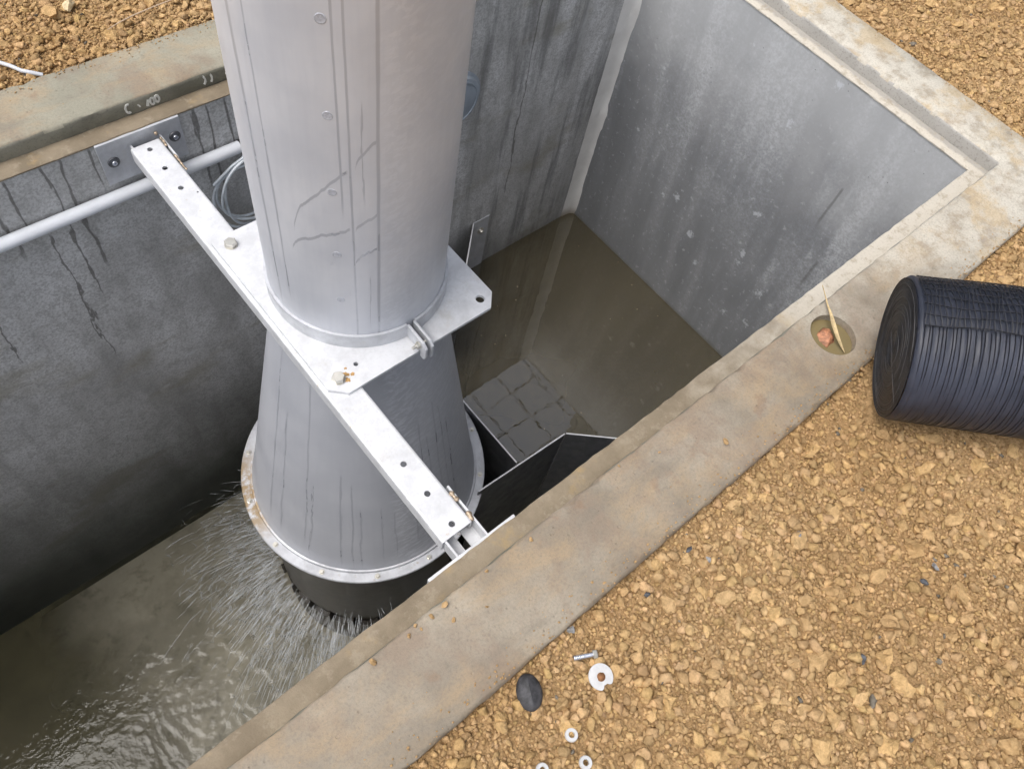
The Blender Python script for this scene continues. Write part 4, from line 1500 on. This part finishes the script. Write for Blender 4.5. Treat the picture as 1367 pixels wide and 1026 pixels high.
# ------------------------------------------------------------------ lifting pocket in the near curb
o = cyl(HC, .0652, -.0435, -.022, 40).build('puddle', M['puddle']); tag(o, kind='structure'); o['label'] = 'muddy water in the round lifting pocket'
an = lump_obj('anchor_plug', (1.611, .167, -.0215), (.029, .027, .018), M['plug'], 31)
tag(an, 'orange brown lump in the water filled round pocket of the rim', 'anchor plug')
# dry reed leaf lying over the pocket
P = [(1.722, .288, .004), (1.695, .262, .010), (1.668, .235, .014), (1.645, .205, .016), (1.628, .18, .012), (1.615, .15, .002), (1.609, .125, -.008), (1.606, .108, -.014)]
wd = [.0008, .0012, .0022, .005, .0068, .0058, .0035, .0006]
v, f = [], []
for i, p in enumerate(P):
    q = Vector(P[min(i + 1, 7)]) - Vector(P[max(i - 1, 0)])
    s_ = Vector((-q.y, q.x, 0)).normalized()
    for (u_, h_) in ((-1, .0015), (0, -.0005), (1, .0015), (1, .0005), (0, -.0015), (-1, .0005)):
        v.append(Vector(p) + s_ * u_ * wd[i] + Vector((0, 0, h_)))
for i in range(7):
    for k in range(6):
        k2 = (k + 1) % 6
        f.append((i * 6 + k, i * 6 + k2, (i + 1) * 6 + k2, (i + 1) * 6 + k))
f += [tuple(range(5, -1, -1)), tuple(range(42, 48))]
o = MB().add(v, f).build('reed_leaf', M['reed'], smooth=True, angle=50)
tag(o, 'dry straw coloured reed leaf lying across the rim pocket', 'leaf')

# ------------------------------------------------------------------ small things on the soil
z_ = ground_z(.362, 0.0)
b = MB()
prof = [(.0, .013), (.012, .0125), (.022, .010), (.029, .005), (.031, 0), (.030, -.006), (.0, -.006)]
b.lathe(prof, 40)
b.v = [(x * (.86 if True else 1), y * 1.18, z + (.004 * (1 - min(1, abs(x) / .012)) if z > .008 else 0)) for x, y, z in b.v]
o = b.build('rubber_cap', M['rubber'], smooth=True, angle=40)
o.location = (.362, .001, z_ + .010); o.rotation_euler = (.10, -.05, -.45)
tag(o, 'black oval rubber cap lying on the soil beside the rim', 'cap')

root = empty('loose_bolt', (.503, -.021, ground_z(.503, -.021) + .009))
tag(root, 'small blue zinc bolt lying on the soil near the rim', 'bolt')
d_ = Vector((.043, -.024, .004)).normalized()
o = MB().tube([d_ * -.027, d_ * .014], .0052, 12).build('shank', M['zinc'], smooth=True); o.parent = root
P = [d_ * -.027 + d_ * i * .0018 for i in range(12)]
o = MB().tube(P, [.0052 + (.0009 if i % 2 else .0001) for i in range(12)], 12).build('thread', M['zinc'], smooth=True); o.parent = root
o = MB().tube([d_ * .0142, d_ * .0155, d_ * .022, d_ * .0235], [.0085, .0092, .0092, .0082], 6).build('head', M['bolt']); o.parent = root

root = empty('notched_washer', (.496, -.070, ground_z(.496, -.07) + .017))
tag(root, 'large white notched washer with a rusty centre on the soil', 'washer')
P, n = [], 44
for i in range(n):
    a_ = 2 * PI * i / n - 1.15
    q = .0265
    if i in (0, 1, 2, 3): q = .0180
    if i in (n - 1, 4): q = .0235
    P.append((q * math.cos(a_), q * math.sin(a_)))
b = MB()
inn = [(.0062 * math.cos(2 * PI * i / n - 1.15), .0062 * math.sin(2 * PI * i / n - 1.15)) for i in range(n)]
v = [(p[0], p[1], h) for h in (0, .003) for p in P] + [(p[0], p[1], h) for h in (0, .003) for p in inn]
f = []
for i in range(n):
    j = (i + 1) % n
    f += [(i, j, n + j, n + i), (n + i, n + j, 3 * n + j, 3 * n + i), (i, 2 * n + i, 2 * n + j, j), (2 * n + i, 3 * n + i, 3 * n + j, 2 * n + j)]
o = b.add(v, f).build('disc', M['washer']); o.parent = root; o.rotation_euler = (.05, .08, -.75)
o = MB().lathe([(0, .009), (.005, .0085), (.0075, .006), (.0085, .0032), (.0098, .0031), (.0098, -.002), (0, -.002)], 14).build('rusty_stud', M['rust_dark'], smooth=True, angle=40); o.parent = root

for i, (xx, yy, lab) in enumerate(((.374, -.112, 'small bright nut on the soil below the notched washer'), (.363, -.166, 'small bright nut on the soil close to the bottom picture edge'), (.288, -.120, 'small pale nut cut by the bottom picture edge, nearest the rim'))):
    b = MB().lathe([(.0062, 0), (.0125, 0), (.0135, .002), (.0125, .0065), (.0062, .0065)], 24, closed=True)
    o = b.build('nut', M['washer'], smooth=True, angle=35)
    o.location = (xx, yy, ground_z(xx, yy) + .018); o.rotation_euler = (.12 * (i - 1), .1, 0)
    tag(o, lab, 'nut', 'nuts dropped on the soil')

for i, (xx, yy, s_, mt, lab) in enumerate(((.978, -.413, .0155, 'stone_dark', 'dark blue grey pebble alone on open soil, larger than other dark chips'),
                                         (.854, 0.0, .009, 'stone_dark', 'dark grey stone chip by the near rim, nearer the steel roll'),
                                         (.872, -.046, .0085, 'stone_grey', 'light grey stone chip just below the dark chip by the rim'),
                                         (.701, -.012, .010, 'stone_dark', 'dark sliver of stone half buried near the rim middle'),
                                         (.558, -.152, .013, 'stone_grey', 'crushed grey stone fragment right of the notched washer'),
                                         (1.090, -.140, .013, 'stone_grey', 'round grey stone in the soil left of the black roll'),
                                         (1.258, -.412, .010, 'stone_dark', 'small dark stone below the black roll'),
                                         (1.313, -.407, .011, 'stone_grey', 'small grey stone above the dark one below the roll'),
                                         (.514, .036, .012, 'stone_grey', 'long grey stone sliver touching the near rim above the bolt'))):
    o = lump_obj('stone', (xx, yy, ground_z(xx, yy) + s_ * .6), (s_, s_ * .8, s_ * .8), M[mt], 60 + i, True, ICO2)
    tag(o, lab, 'stone', 'odd stones in the soil')
o = lump_obj('pale_stone', (.532, 2.341, ground_z(.532, 2.341) + .014), (.026, .022, .024), M['stone_pale'], 91, True, ICO2)
tag(o, 'pale flat topped stone on the soil behind the far rim', 'stone')

o = MB().tube([(.17, 2.34, .004), (.21, 2.262, .008), (.262, 2.195, .008), (.287, 2.158, .008), (.303, 2.130, .006), (.322, 2.113, .004), (.345, 2.103, -.006)], .0055, 10).build('white_cable', M['white_cable'], smooth=True)
tag(o, 'short white cable end lying on soil behind the far rim', 'cable')
o = MB().tube([(.571, 2.174, .012), (.61, 2.183, .016), (.663, 2.195, .016), (.74, 2.203, .018), (.827, 2.210, .018), (.87, 2.214, .016)], [.001, .0016, .0020, .0018, .0015, .001], 6).build('straw_stalk', M['straw'], smooth=True)
tag(o, 'thin dry stalk lying on the soil behind the far rim', 'stalk')

for i, (xx, yy, s_) in enumerate(((.329, .240, .010), (.293, .238, .007), (.256, .243, .006), (.263, .232, .005), (.235, .236, .006), (.150, .240, .010), (.325, .204, .006),
                                (.396, .183, .004), (.564, .236, .006), (.443, .241, .005), (1.109, .129, .010), (.954, .209, .004), (.849, .243, .004), (.608, .083, .004))):
    o = lump_obj('soil_crumb', (xx, yy, s_ * .45), (s_, s_ * .8, s_ * .8), M['soil'], 120 + i, True, ICO2)
    tag(o, 'ochre soil crumb lying on the near concrete rim', 'crumb', 'soil crumbs on the near rim')
